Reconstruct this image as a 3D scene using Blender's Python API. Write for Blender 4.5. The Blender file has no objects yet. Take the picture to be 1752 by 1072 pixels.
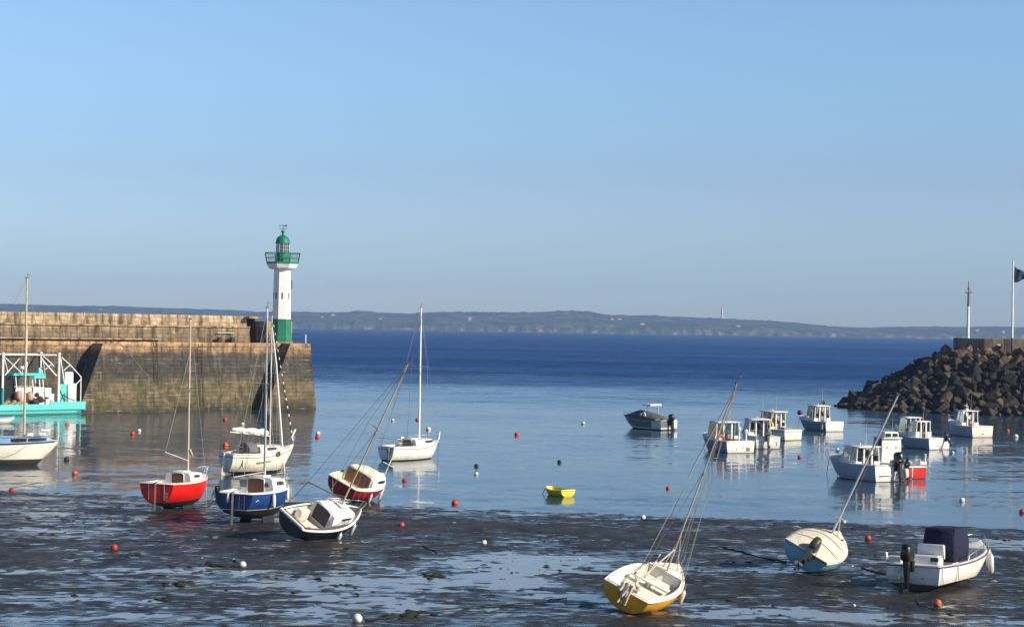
import bpy, math, random
from math import sin, cos, pi, radians, sqrt, atan2
from mathutils import Vector, Matrix, noise
import bmesh
random.seed(7)
scn = bpy.context.scene
COL = scn.collection

# ------------------------------------------------------------------ camera
F = 3000.0            # focal length in photo pixels (photo 1752 x 1072)
H = 9.0
PITCH = math.atan(25 / F)
ROLL = radians(0.92)
cam = bpy.data.cameras.new('camera')
cam.sensor_width = 36
cam.lens = F / 1752 * 36
cam.clip_start = 0.5
cam.clip_end = 40000
camo = bpy.data.objects.new('camera', cam)
COL.objects.link(camo)
CR = Matrix.Rotation(pi / 2 + PITCH, 3, 'X') @ Matrix.Rotation(ROLL, 3, 'Z')
camo.matrix_world = Matrix.Translation((0, 0, H)) @ CR.to_4x4()
scn.camera = camo

def ray(px, py):
    return (CR @ Vector(((px - 876) / F, -(py - 536) / F, -1)))

def at(px, py, z=0.0):
    d = ray(px, py)
    t = (z - H) / d.z
    return Vector((d.x * t, d.y * t, z))

def at_d(px, py, Y):
    d = ray(px, py)
    t = Y / d.y
    return Vector((d.x * t, Y, H + d.z * t))

def project(p):
    q = CR.transposed() @ (Vector(p) - Vector((0, 0, H)))
    return (876 + F * q.x / -q.z, 536 - F * q.y / -q.z)

def shore_y(x):
    return 86.2 - 0.21 * x

def mud_base(x, y):
    t = shore_y(x) - y
    return 0.015 * t if t > 0 else 0.03 * t

def at_mud(px, py):
    z = 0.0
    for _ in range(8):
        p = at(px, py, z)
        z = max(0.0, mud_base(p.x, p.y))
    return at(px, py, z)

# ------------------------------------------------------------------ materials
def new_mat(name):
    m = bpy.data.materials.new(name)
    m.use_nodes = True
    nt = m.node_tree
    b = nt.nodes['Principled BSDF']
    return m, nt, b

def N(nt, typ, **kw):
    n = nt.nodes.new(typ)
    for k, v in kw.items():
        setattr(n, k, v)
    return n

def ramp(nt, fac, stops):
    r = N(nt, 'ShaderNodeValToRGB')
    els = r.color_ramp.elements
    while len(els) < len(stops):
        els.new(0.5)
    for e, (p, c) in zip(els, stops):
        e.position = p
        e.color = (c[0], c[1], c[2], 1) if hasattr(c, '__len__') else (c, c, c, 1)
    nt.links.new(fac, r.inputs[0])
    return r.outputs[0]

def math_n(nt, op, a, b=None, clamp=False):
    n = N(nt, 'ShaderNodeMath', operation=op, use_clamp=clamp)
    for i, v in enumerate((a, b)):
        if v is None: continue
        if isinstance(v, (int, float)): n.inputs[i].default_value = v
        else: nt.links.new(v, n.inputs[i])
    return n.outputs[0]

def mix_c(nt, fac, a, b, mode='MIX'):
    n = N(nt, 'ShaderNodeMix', data_type='RGBA', blend_type=mode)
    for idx, v in ((0, fac), (6, a), (7, b)):
        if isinstance(v, (int, float)): n.inputs[idx].default_value = v
        elif isinstance(v, tuple): n.inputs[idx].default_value = (v[0], v[1], v[2], 1)
        else: nt.links.new(v, n.inputs[idx])
    return n.outputs[2]

def noise_n(nt, vec, scale, detail=3, rough=.55, dist=0.0):
    n = N(nt, 'ShaderNodeTexNoise')
    n.inputs['Scale'].default_value = scale
    n.inputs['Detail'].default_value = detail
    n.inputs['Roughness'].default_value = rough
    n.inputs['Distortion'].default_value = dist
    if vec is not None: nt.links.new(vec, n.inputs['Vector'])
    return n

def mapping(nt, vec, scale=(1, 1, 1), loc=(0, 0, 0), rot=(0, 0, 0)):
    n = N(nt, 'ShaderNodeMapping')
    n.inputs['Scale'].default_value = scale
    n.inputs['Location'].default_value = loc
    n.inputs['Rotation'].default_value = rot
    nt.links.new(vec, n.inputs['Vector'])
    return n.outputs[0]

def objco(nt):
    return N(nt, 'ShaderNodeTexCoord').outputs['Object']

def worldco(nt):
    return N(nt, 'ShaderNodeNewGeometry').outputs['Position']

def bump(nt, b, h, strength=.4, dist=.05):
    n = N(nt, 'ShaderNodeBump')
    n.inputs['Strength'].default_value = strength
    n.inputs['Distance'].default_value = dist
    nt.links.new(h, n.inputs['Height'])
    nt.links.new(n.outputs[0], b.inputs['Normal'])

MATS = {}
def paint(name, col, rough=.35, grime=.35, gscale=2.0, metal=0.0, gcol=(.16, .13, .08), streak=True):
    """weathered paint or gelcoat: patchy tone, run-off streaks and scuffs"""
    if name in MATS: return MATS[name]
    m, nt, b = new_mat(name)
    co = objco(nt)
    n1 = noise_n(nt, co, gscale, 4, .6)
    n2 = noise_n(nt, mapping(nt, co, (5, 5, .7)), gscale * 1.3, 3, .6)
    fade = ramp(nt, n1.outputs[0], [(.3, .86), (.7, 1.04)])
    c = mix_c(nt, 1.0, tuple(col), fade, 'MULTIPLY')
    g = ramp(nt, n2.outputs[0], [(.52, 0), (.78, 1)])
    g = math_n(nt, 'MULTIPLY', g, grime * (1 if streak else .5))
    c = mix_c(nt, g, c, tuple(gcol))
    # scum and weed film near the waterline
    sz = N(nt, 'ShaderNodeSeparateXYZ'); nt.links.new(co, sz.inputs[0])
    zn = math_n(nt, 'ADD', sz.outputs[2], math_n(nt, 'MULTIPLY', math_n(nt, 'SUBTRACT', n2.outputs[0], .5), .7))
    sc_ = N(nt, 'ShaderNodeMapRange'); nt.links.new(zn, sc_.inputs[0])
    for i_, v_ in ((1, -.05), (2, .34), (3, .62), (4, 0)): sc_.inputs[i_].default_value = v_
    c = mix_c(nt, sc_.outputs[0], c, (.42, .36, .22), 'MULTIPLY')
    nt.links.new(c, b.inputs['Base Color'])
    r = math_n(nt, 'MULTIPLY_ADD', n1.outputs[0], .3)
    r.node.inputs[2].default_value = rough - .12
    nt.links.new(r, b.inputs['Roughness'])
    b.inputs['Metallic'].default_value = metal
    bump(nt, b, n1.outputs[0], .15, .02)
    MATS[name] = m
    return m

def fabric(name, col):
    if name in MATS: return MATS[name]
    m, nt, b = new_mat(name)
    co = objco(nt)
    n1 = noise_n(nt, co, 3.0, 3, .6, 1.0)
    c = mix_c(nt, 1.0, tuple(col), ramp(nt, n1.outputs[0], [(.3, .75), (.7, 1.1)]), 'MULTIPLY')
    nt.links.new(c, b.inputs['Base Color'])
    b.inputs['Roughness'].default_value = .85
    bump(nt, b, n1.outputs[0], .5, .12)
    MATS[name] = m
    return m

def glass_mat():
    m, nt, b = new_mat('window_glass')
    out = nt.nodes['Material Output']
    tr = N(nt, 'ShaderNodeBsdfTransparent'); tr.inputs[0].default_value = (.28, .32, .34, 1)
    gl = N(nt, 'ShaderNodeBsdfGlossy'); gl.inputs['Roughness'].default_value = .06
    gl.inputs[0].default_value = (.9, .9, .9, 1)
    fr = N(nt, 'ShaderNodeFresnel'); fr.inputs[0].default_value = 1.6
    f = math_n(nt, 'ADD', fr.outputs[0], .10, True)
    mx = N(nt, 'ShaderNodeMixShader')
    nt.links.new(f, mx.inputs[0]); nt.links.new(tr.outputs[0], mx.inputs[1]); nt.links.new(gl.outputs[0], mx.inputs[2])
    nt.links.new(mx.outputs[0], out.inputs['Surface'])
    return m
GLASS = glass_mat()
def dark_glass():
    m, nt, b = new_mat('dark_glazing')
    b.inputs['Base Color'].default_value = (.02, .025, .03, 1)
    b.inputs['Roughness'].default_value = .12
    return m
DGLASS = dark_glass()

WHITE = paint('white_gelcoat', (.87, .86, .81), .38, .24)
CREAM = paint('cream_gelcoat', (.86, .81, .68), .42, .28)
IVORY = paint('ivory_deck', (.86, .82, .72), .55, .25)
GREYW = paint('pale_grey_paint', (.62, .63, .62), .4, .4)
RED = paint('red_paint', (.74, .012, .006), .35, .3, gcol=(.25, .02, .01))
DRED = paint('dark_red_paint', (.34, .010, .016), .4, .35, gcol=(.05, .01, .01))
BLUE = paint('blue_paint', (.012, .055, .21), .35, .3, gcol=(.02, .03, .06))
LBLUE = paint('light_blue_paint', (.22, .50, .64), .4, .4, gcol=(.08, .10, .09))
NAVYP = paint('black_blue_paint', (.010, .011, .020), .3, .3, gcol=(.05, .045, .03))
YEL = paint('yellow_ochre_paint', (.85, .40, .012), .4, .4, gcol=(.25, .12, .02))
LEM = paint('lemon_plastic', (.75, .68, .03), .45, .35, gcol=(.3, .25, .05))
TURQ = paint('turquoise_paint', (.09, .58, .56), .4, .45, gcol=(.12, .12, .08))
TURQD = paint('deep_turquoise_paint', (.02, .32, .34), .4, .45, gcol=(.06, .08, .06))
ANTIF = paint('black_antifouling', (.016, .016, .017), .7, .5, gcol=(.05, .045, .03))
WEEDB = paint('weedy_bottom', (.05, .043, .030), .75, .6, gcol=(.03, .035, .012))
GREYB = paint('grey_bottom', (.07, .07, .07), .7, .5, gcol=(.05, .05, .03))
ALU = paint('mast_aluminium', (.62, .60, .56), .38, .25, metal=.35)
WOODM = paint('varnished_spar', (.56, .47, .36), .5, .4, gcol=(.2, .12, .06))
STEEL = paint('stainless_tube', (.55, .55, .55), .3, .2, metal=.8)
WIRE = paint('rigging_wire', (.32, .31, .29), .5, .2, metal=.3)
BLACKP = paint('black_engine_cowl', (.012, .012, .013), .3, .2, gcol=(.04, .04, .04))
GREYP = paint('grey_engine_cowl', (.12, .12, .125), .4, .3)
TEAK = paint('brown_door_panel', (.16, .055, .022), .45, .4, gcol=(.05, .02, .01))
RUST = paint('rust_brown_panel', (.20, .080, .026), .5, .4, gcol=(.1, .04, .02))
NAVYD = paint('navy_panel', (.008, .010, .030), .5, .2)
DGREY = paint('dark_grey_deck', (.075, .075, .08), .7, .4)
MGREY = paint('mid_grey_deck', (.22, .23, .25), .6, .4)
BLUESTRIPE = paint('sky_blue_stripe', (.20, .42, .68), .4, .3)
ORANGE = paint('orange_plastic', (.75, .10, .02), .45, .3, gcol=(.3, .06, .02))
BUOYR = paint('red_buoy_plastic', (.62, .045, .022), .5, .4, 6, gcol=(.2, .05, .03))
BUOYW = paint('white_buoy_plastic', (.75, .75, .72), .5, .45, 6, gcol=(.25, .22, .12))
BUOYB = paint('black_buoy_plastic', (.02, .022, .028), .5, .4, 6)
PEACH = paint('peach_float_plastic', (.62, .33, .24), .6, .4, 5)
ROPE = paint('chain_and_rope', (.020, .018, .015), .9, .2)
ROPEL = paint('pale_rope', (.50, .44, .33), .9, .3)
NAVYF = fabric('navy_canvas', (.004, .007, .040))
CREAMF = fabric('cream_canvas', (.74, .69, .56))
GREYF = fabric('grey_canvas', (.095, .105, .10))
MGREYF = fabric('mid_grey_canvas', (.16, .155, .15))
WHITEF = fabric('white_sailcloth', (.80, .79, .75))
FLAGF = fabric('dark_flag_cloth', (.012, .035, .060))

# ------------------------------------------------------------------ mesh builder
class MB:
    def __init__(s):
        s.v = []; s.f = []; s.m = []; s.sm = []
    def add(s, vs, fs, mi=0, sm=False, M=None):
        o = len(s.v)
        for p in vs:
            p = Vector(p)
            s.v.append(M @ p if M is not None else p)
        for f in fs:
            s.f.append([i + o for i in f]); s.m.append(mi); s.sm.append(sm)
        return s
    def box(s, c, d, mi=0, M=None, taper=1.0):
        x, y, z = c; a, b, h = d[0] / 2, d[1] / 2, d[2] / 2
        t = taper
        vs = [(x - a, y - b, z - h), (x + a, y - b, z - h), (x + a, y + b, z - h), (x - a, y + b, z - h),
              (x - a * t, y - b * t, z + h), (x + a * t, y - b * t, z + h), (x + a * t, y + b * t, z + h), (x - a * t, y + b * t, z + h)]
        fs = [(0, 3, 2, 1), (4, 5, 6, 7), (0, 1, 5, 4), (1, 2, 6, 5), (2, 3, 7, 6), (3, 0, 4, 7)]
        return s.add(vs, fs, mi, False, M)
    def rbox(s, c, d, r=.04, mi=0, M=None, taper=1.0):
        """box with rounded vertical corners and a domed top: lofted rings"""
        prof = [(0, 1 - r * .0, 0), (1, 1.0, 0)]
        n = 5
        hx, hy, hz = d[0] / 2, d[1] / 2, d[2] / 2
        rings = []
        rr = min(r, hx * .9, hy * .9)
        for (zz, ins) in ((-hz, rr * .5), (-hz + rr * .5, 0), (hz - rr, 0), (hz - rr * .3, rr * .3), (hz, rr)):
            k = 1 + (taper - 1) * (zz + hz) / (2 * hz)
            ring = []
            for (sx, sy, a0) in ((1, 1, 0), (-1, 1, pi / 2), (-1, -1, pi), (1, -1, 3 * pi / 2)):
                for i in range(n):
                    a = a0 + i / (n - 1) * pi / 2
                    ring.append((c[0] + (sx * (hx - rr) + (rr - ins) * cos(a)) * k, c[1] + (sy * (hy - rr) + (rr - ins) * sin(a)) * k, c[2] + zz))
            rings.append(ring)
        return s.loft(rings, True, True, True, mi, True, M)
    def loft(s, rings, closed=True, cap0=False, cap1=False, mi=0, sm=True, M=None):
        n = len(rings[0]); vs = [p for r in rings for p in r]; fs = []
        for i in range(len(rings) - 1):
            for j in range(n if closed else n - 1):
                k = (j + 1) % n
                fs.append((i * n + j, i * n + k, (i + 1) * n + k, (i + 1) * n + j))
        s.add(vs, fs, mi, sm, M)
        if cap0: s.add(rings[0], [tuple(range(n - 1, -1, -1))], mi, False, M)
        if cap1: s.add(rings[-1], [tuple(range(n))], mi, False, M)
        return s
    def tube(s, pts, r, n=6, mi=0, r1=None, cap=True, M=None, closed=False):
        pts = [Vector(p) for p in pts]
        rings = []
        for i, p in enumerate(pts):
            if closed:
                d = pts[(i + 1) % len(pts)] - pts[i - 1]
            else:
                d = pts[min(i + 1, len(pts) - 1)] - pts[max(i - 1, 0)]
            d.normalize()
            a = d.cross(Vector((0, 0, 1)))
            if a.length < .05: a = d.cross(Vector((1, 0, 0)))
            a.normalize(); b = d.cross(a)
            rr = r if r1 is None else r + (r1 - r) * i / (len(pts) - 1)
            rings.append([p + (a * cos(2 * pi * k / n) + b * sin(2 * pi * k / n)) * rr for k in range(n)])
        if closed: rings.append(rings[0])
        return s.loft(rings, True, cap and not closed, cap and not closed, mi, True, M)
    def lathe(s, prof, n=14, mi=0, M=None, sm=True):
        rings = [[(r * cos(2 * pi * k / n), r * sin(2 * pi * k / n), z) for k in range(n)] for r, z in prof]
        return s.loft(rings, True, True, True, mi, sm, M)
    def build(s, name, mats, parent=None, bevel=0):
        me = bpy.data.meshes.new(name)
        me.from_pydata([tuple(p) for p in s.v], [], s.f)
        for m in (mats if isinstance(mats, (list, tuple)) else [mats]): me.materials.append(m)
        me.polygons.foreach_set('material_index', s.m)
        me.polygons.foreach_set('use_smooth', s.sm)
        me.update()
        bm = bmesh.new(); bm.from_mesh(me)
        bmesh.ops.recalc_face_normals(bm, faces=bm.faces)
        bm.to_mesh(me); bm.free()
        o = bpy.data.objects.new(name, me)
        COL.objects.link(o)
        if parent is not None: o.parent = parent
        return o

def empty(name, label, cat, group=None, M=None):
    o = bpy.data.objects.new(name, None)
    o.empty_display_size = .3
    COL.objects.link(o)
    tag(o, label, cat, group)
    if M is not None: o.matrix_world = M
    return o

def tag(o, label=None, cat=None, group=None, kind=None):
    for k, v in (('label', label), ('category', cat), ('group', group), ('kind', kind)):
        if v: o[k] = v
    return o

def lerp(a, b, t): return a + (b - a) * t
def V(*a): return Vector(a)

# ------------------------------------------------------------------ boats
class Hull:
    def __init__(s, L, B, fb, draft, kind='round', tr=.78, sb=.30, ss=.05, rake=.14, full=2.2, maxs=.40, sternrise=.75):
        s.L, s.B, s.fb, s.draft, s.kind, s.tr, s.sb, s.ss, s.rake, s.full, s.maxs, s.sr = L, B, fb, draft, kind, tr, sb, ss, rake, full, maxs, sternrise
        s.S = [0, .06, .13, .2, .28, .36, .44, .52, .60, .68, .75, .82, .88, .93, .97, 1.0]
    def hb(s, t):
        if t < s.maxs: k = s.tr + (1 - s.tr) * sin(pi / 2 * t / s.maxs)
        else: k = 1 - ((t - s.maxs) / (1 - s.maxs)) ** s.full
        return max(.012, s.B / 2 * k)
    def zs(s, t): return s.fb + s.sb * max(0, (t - .3) / .7) ** 2 + s.ss * max(0, (.4 - t) / .4) ** 2
    def zk(s, t):
        if t < .45: return -s.draft * (1 - s.sr * (1 - t / .45) ** 1.8)
        k = ((t - .45) / .55)
        return -s.draft + (s.draft + .12 * s.fb) * k ** 2.4
    def X(s, t): return -s.L / 2 + s.L * t
    def sec(s, t):
        hb, zs, zk = s.hb(t), s.zs(t), s.zk(t)
        if s.kind == 'round':
            P = []
            for i in range(25):
                a = pi / 2 * i / 24
                P.append((hb * sin(a) ** .85 * (1 - .04 * cos(a)), zs - (zs - zk) * cos(a) ** .92))
        else:
            k = max(0, (t - .45) / .55)
            hc = max(.01, s.B / 2 * (s.tr * .97 if t < .45 else s.tr * .97 + .0) * (1 - k ** 1.7) * .95)
            hc = min(hc, hb * .93)
            zc = lerp(-.03, zs * .72, k ** 2.1)
            if zc < zk: zc = zk + .001
            pts = [(0, zk), (hc, zc), (lerp(hc, hb, .6), lerp(zc, zs, .5)), (hb, zs)]
            P = []
            for a, b in zip(pts[:-1], pts[1:]):
                for i in range(8): P.append((lerp(a[0], b[0], i / 8), lerp(a[1], b[1], i / 8)))
            P.append(pts[-1])
        return P
    def P3(s, t, y, z):
        zk, zs = s.zk(t), s.zs(t)
        u = min(1, max(0, (z - zk) / max(.01, zs - zk)))
        return V(s.X(t) - s.rake * s.L * t ** 5 * (1 - u) ** 1.3, y, z)
    @staticmethod
    def resamp(P, n):
        d = [0]
        for a, b in zip(P[:-1], P[1:]): d.append(d[-1] + math.hypot(b[0] - a[0], b[1] - a[1]))
        if d[-1] < 1e-6: return [P[0]] * n
        out = []
        for i in range(n):
            q = d[-1] * i / (n - 1); j = 0
            while j < len(d) - 2 and d[j + 1] < q: j += 1
            u = (q - d[j]) / max(1e-9, d[j + 1] - d[j])
            out.append((lerp(P[j][0], P[j + 1][0], u), lerp(P[j][1], P[j + 1][1], u)))
        return out
    def split(s, t, wl, n=6):
        P = s.sec(t)
        lo = [p for p in P if p[1] <= wl]; hi = [p for p in P if p[1] > wl]
        if lo and hi:
            a, b = lo[-1], hi[0]; u = (wl - a[1]) / (b[1] - a[1]); c = (lerp(a[0], b[0], u), wl)
            lo.append(c); hi.insert(0, c)
        if not lo: lo = [hi[0], hi[0]]
        return s.resamp(lo, n), s.resamp(hi, n)
    def side(s, t, z):
        """half breadth of the hull at height z"""
        P = s.sec(t)
        for a, b in zip(P[:-1], P[1:]):
            if a[1] <= z <= b[1]:
                return lerp(a[0], b[0], (z - a[1]) / max(1e-6, b[1] - a[1]))
        return P[-1][0]
    def build(s, root, top, bottom, rail, wl=0.0, rail_r=.032, transom=None):
        up, lo = MB(), MB()
        R = [s.split(t, wl) for t in s.S]
        for sg in (1, -1):
            up.loft([[s.P3(t, sg * y, z) for y, z in r[1]] for t, r in zip(s.S, R)], False)
        lo.loft([[s.P3(t, y, z) for y, z in reversed(r[0])] + [s.P3(t, -y, z) for y, z in r[0][1:]] for t, r in zip(s.S, R)], False)
        l0, h0 = R[0]
        tp = [s.P3(0, y, z) for y, z in h0] + [s.P3(0, -y, z) for y, z in h0]
        n = len(h0)
        up.add(tp, [(i, i + 1, n + i + 1, n + i) for i in range(n - 1)], 0, False)
        bp = [s.P3(0, y, z) for y, z in l0] + [s.P3(0, -y, z) for y, z in l0]
        n = len(l0)
        lo.add(bp, [(i, i + 1, n + i + 1, n + i) for i in range(n - 1)], 0, False)
        h = up.build('hull', top, root)
        b = lo.build('hull_bottom', bottom, root)
        g = MB()
        pts = [s.P3(t, s.hb(t) + .005, s.zs(t)) for t in s.S] + [s.P3(t, -s.hb(t) - .005, s.zs(t)) for t in reversed(s.S[:-1])]
        g.tube(pts + [pts[0]], rail_r, 6)
        g.build('gunwale', rail, root)
        s.allv = [v.co.copy() for v in h.data.vertices] + [v.co.copy() for v in b.data.vertices]
    def band(s, root, name, mat, z0, z1, s0=0, s1=1, off=.006, stern=True, abs_z=None):
        """painted or rubber band round the hull between two heights below the sheer"""
        m = MB()
        T = [t for t in s.S if s0 <= t <= s1]
        for sg in (1, -1):
            m.loft([[s.P3(t, sg * (s.side(t, z) + off), z) for z in [lerp(abs_z if abs_z is not None else s.zs(t) + z0, s.zs(t) + z1, q / 5) for q in range(6)]] for t in T], False)
        a = s.side(0, s.zs(0) + z0), s.side(0, s.zs(0) + z1)
        if stern: m.add([V(s.X(0) - off, a[0], s.zs(0) + z0), V(s.X(0) - off, -a[0], s.zs(0) + z0), V(s.X(0) - off, -a[1], s.zs(0) + z1), V(s.X(0) - off, a[1], s.zs(0) + z1)], [(0, 1, 2, 3)])
        return m.build(name, mat, root)
    def deck(s, root, mat, sc=.42, sole=.15, inner=None, sd=.80, camber=.06, solid=False, aft=.05):
        """side decks, foredeck and a sunk cockpit aft of sc"""
        m = MB(); q = MB()
        T = sorted(set([t for t in s.S if t < sc] + [sc] + [t for t in s.S if t > sc]))
        def prof(t):
            hb, z = s.hb(t) - .004, s.zs(t) + .004
            return [s.P3(t, hb, z), s.P3(t, hb * .6, z + camber * .7), s.P3(t, 0, z + camber), s.P3(t, -hb * .6, z + camber * .7), s.P3(t, -hb, z)]
        if solid:
            m.loft([prof(t) for t in T], False)
            m.add(prof(0) , [(0, 1, 2, 3, 4)])
            return m.build('deck', mat, root)
        m.loft([prof(t) for t in T if t >= sc], False)
        A = [aft] + [t for t in T if aft < t <= sc]
        for sg in (1, -1):
            m.loft([[s.P3(t, sg * (s.hb(t) - .004), s.zs(t) + .004), s.P3(t, sg * s.hb(t) * (sd + .02), s.zs(t) + .05), s.P3(t, sg * s.hb(t) * sd, s.zs(t) + .05)] for t in [0] + A], False)
            q.loft([[s.P3(t, sg * s.hb(t) * sd, s.zs(t) + .05), s.P3(t, sg * s.hb(t) * (sd - .03), max(sole, s.zs(t) - .28)), s.P3(t, sg * s.hb(t) * (sd - .32), max(sole, s.zs(t) - .28)), s.P3(t, sg * s.hb(t) * (sd - .34), sole)] for t in A], False, sm=False)
        q.loft([[s.P3(t, s.hb(t) * (sd - .34), sole), s.P3(t, -s.hb(t) * (sd - .34), sole)] for t in A], False, sm=False)
        for t in (aft, sc):
            w = s.hb(t) * sd
            z1 = s.zs(t) + .05
            q.add([s.P3(t, w, z1), s.P3(t, -w, z1), s.P3(t, -w * .9, sole), s.P3(t, w * .9, sole)], [(0, 1, 2, 3)])
        w = s.hb(0) * sd
        m.add([s.P3(0, w, s.zs(0) + .05), s.P3(0, -w, s.zs(0) + .05), s.P3(aft, -w, s.zs(aft) + .05), s.P3(aft, w, s.zs(aft) + .05),
               s.P3(0, w, s.zs(0)), s.P3(0, -w, s.zs(0))], [(0, 1, 2, 3), (0, 4, 5, 1)])
        d = m.build('deck', mat, root)
        q.build('cockpit', inner or mat, root)
        return d
    def cabin(s, root, mat, s0, s1, h, wf=.72, door=None, doorw=.5, win=None, roofmat=None, front=.10, name='cabin', doorh=.92, frame=None):
        """coachroof between stations s0 and s1"""
        rings = []
        K = 7
        def ring(t, hh, w):
            z = s.zs(t)
            x = s.X(t)
            half = [(w, z - .05), (w * .97, z + hh * .35), (w * .90, z + hh * .86), (w * .80, z + hh * .97), (w * .45, z + hh * 1.04), (0, z + hh * 1.07)]
            return [V(x, y, zz) for y, zz in half] + [V(x, -y, zz) for y, zz in reversed(half[:-1])]
        def ww(t): return min(s.hb(s0) * wf, s.hb(t) * .86 * wf / .72) if wf < .9 else s.hb(t) * wf
        for i in range(K):
            t = lerp(s0, s1 - front, i / (K - 1))
            rings.append(ring(t, h * lerp(1, .80, (i / (K - 1)) ** 1.5), ww(t)))
        rings.append(ring(s1 - front * .35, h * .45, ww(s1 - front * .35) * .9))
        rings.append(ring(s1, .02, ww(s1) * .7))
        m = MB(); m.loft(rings, False, False, False, 0, True)
        m.add(rings[0], [tuple(range(len(rings[0])))], 0, False)
        c = m.build(name, mat, root)
        s.cab = (s0, s1, h, ww)
        if win:
            for (a, b, lo_, hi_) in win:
                for sg in (1, -1):
                    g = MB()
                    col = []
                    for i in range(5):
                        t = lerp(a, b, i / 4)
                        u = (t - s0) / (s1 - front - s0)
                        hh = h * lerp(1, .80, max(0, min(1, u)) ** 1.5)
                        e = .14 * (1 - sin(pi * (i + .35) / 4.7))
                        cc = []
                        for zf in (lo_ + e * (hi_ - lo_), hi_ - e * (hi_ - lo_)):
                            y = ww(t) * lerp(.97, .90, (zf - .35) / .51) + .008
                            cc.append(V(s.X(t), sg * y, s.zs(t) + hh * zf))
                        col.append(cc)
                    g.loft(col, False, sm=False)
                    g.build('window', DGLASS, c)
                    if frame:
                        fm = MB()
                        loop = [q[0] for q in col] + [q[1] for q in reversed(col)]
                        fm.tube(loop, .03, 5, closed=True)
                        fm.build('window_frame', frame, c)
        if door:
            x = s.X(s0) - .015
            w = s.hb(s0) * wf * doorw; z0 = s.zs(s0) - .22; z1 = s.zs(s0) + h * doorh
            d = MB()
            d.loft([[V(x, w, z0), V(x, w, z1 - .04), V(x, w * .5, z1 + .01), V(x, -w * .5, z1 + .01), V(x, -w, z1 - .04), V(x, -w, z0)],
                    [V(x - .03, w, z0), V(x - .03, w, z1 - .04), V(x - .03, w * .5, z1 + .01), V(x - .03, -w * .5, z1 + .01), V(x - .03, -w, z1 - .04), V(x - .03, -w, z0)]], True, True, True, 0, False)
            d.build('companionway_door', door, c)
            hm = MB(); hm.rbox((x + .35, 0, s.zs(s0) + h * 1.10), (.7, w * 1.9, .07), .03)
            hm.build('sliding_hatch', roofmat or mat, c)
            fr = MB()
            fr.tube([V(x - .02, w + .02, z0), V(x - .02, w + .02, z1 - .02), V(x - .02, w * .5, z1 + .035), V(x - .02, -w * .5, z1 + .035), V(x - .02, -w - .02, z1 - .02), V(x - .02, -w - .02, z0)], .028, 5)
            fr.build('door_frame', mat, c)
        return c

def rails(root, h, T, y=1.0, hgt=.5, name='guard_rail', r=.012, mat=None, sides=(1, -1)):
    m = MB()
    for sg in sides:
        pts = []
        for t in T:
            p = h.P3(t, sg * h.hb(t) * .93 * y, h.zs(t))
            m.tube([p, p + V(0, 0, hgt)], r, 5)
            pts.append(p + V(0, 0, hgt))
        m.tube(pts, r, 5)
        m.tube([p - V(0, 0, hgt * .45) for p in pts], r * .8, 5)
    return m.build(name, mat or STEEL, root)

def pulpit(root, h, s0=.86, hgt=.55, r=.016, mat=None, name='pulpit'):
    m = MB()
    a = h.P3(s0, h.hb(s0) * .92, h.zs(s0)); b = h.P3(s0, -h.hb(s0) * .92, h.zs(s0))
    nose = h.P3(1, 0, h.zs(1)) + V(.12, 0, hgt)
    up = V(0, 0, hgt)
    m.tube([a, a + up, (a + up) * .4 + (nose + V(0, .1, 0)) * .6, nose + V(0, .05, 0), nose + V(0, -.05, 0), (b + up) * .4 + (nose + V(0, -.1, 0)) * .6, b + up, b], r, 6)
    f = h.P3(.97, 0, h.zs(.97))
    for sg in (1, -1): m.tube([f + V(0, sg * .08, 0), nose + V(-.05, sg * .06, 0)], r, 6)
    return m.build(name, mat or STEEL, root)

def pushpit(root, h, hgt=.5, r=.016, mat=None):
    m = MB()
    a = h.P3(.12, h.hb(.12) * .93, h.zs(.12)); b = h.P3(.01, h.hb(.01) * .9, h.zs(.01)); up = V(0, 0, hgt)
    mir = lambda p: V(p.x, -p.y, p.z)
    m.tube([a, a + up, b + up, mir(b) + up, mir(a) + up, mir(a)], r, 6)
    m.tube([a + up * .5, b + up * .5, mir(b) + up * .5, mir(a) + up * .5], r * .8, 6)
    m.tube([b, b + up], r, 6); m.tube([mir(b), mir(b) + up], r, 6)
    return m.build('stern_rail', mat or STEEL, root)

def mast(root, h, t, hgt, zb, r=.055, mat=None, spread=.72, stays=True, rake=0.0, back=True, shroud=True, wire_r=.012, spreaders=True):
    mat = mat or ALU
    b = V(h.X(t), 0, zb); top = b + V(-hgt * rake, 0, hgt)
    m = MB(); m.tube([b, b.lerp(top, .5), top], r, 8, r1=r * .7)
    o = m.build('mast', mat, root)
    hd = MB(); hd.box((top.x, 0, top.z + .03), (.22, .04, .06)); hd.tube([top, top + V(.03, 0, .35)], .008, 5)
    hd.box((top.x + .10, .0, top.z + .22), (.20, .012, .03))
    hd.build('masthead', DGREY, o)
    if spreaders:
        sp = MB(); p = b.lerp(top, .55)
        for sg in (1, -1): sp.tube([p, p + V(-.08, sg * spread, .04)], .018, 5)
        sp.build('spreaders', mat, o)
    if stays:
        w = MB()
        w.tube([top, h.P3(1, 0, h.zs(1)) + V(-.05, 0, .02)], wire_r, 4)
        if back: w.tube([top, h.P3(0, .2, h.zs(0))], wire_r, 4)
        if shroud:
            p = b.lerp(top, .55)
            for sg in (1, -1):
                e = h.P3(max(.05, t - .03), sg * h.hb(t) * .96, h.zs(t))
                w.tube([b.lerp(top, .97), p + V(-.08, sg * spread, .04), e], wire_r, 4)
                w.tube([p, e + V(-.25, 0, 0)], wire_r, 4)
        w.build('rigging', WIRE, root)
    return b, top, o

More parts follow.
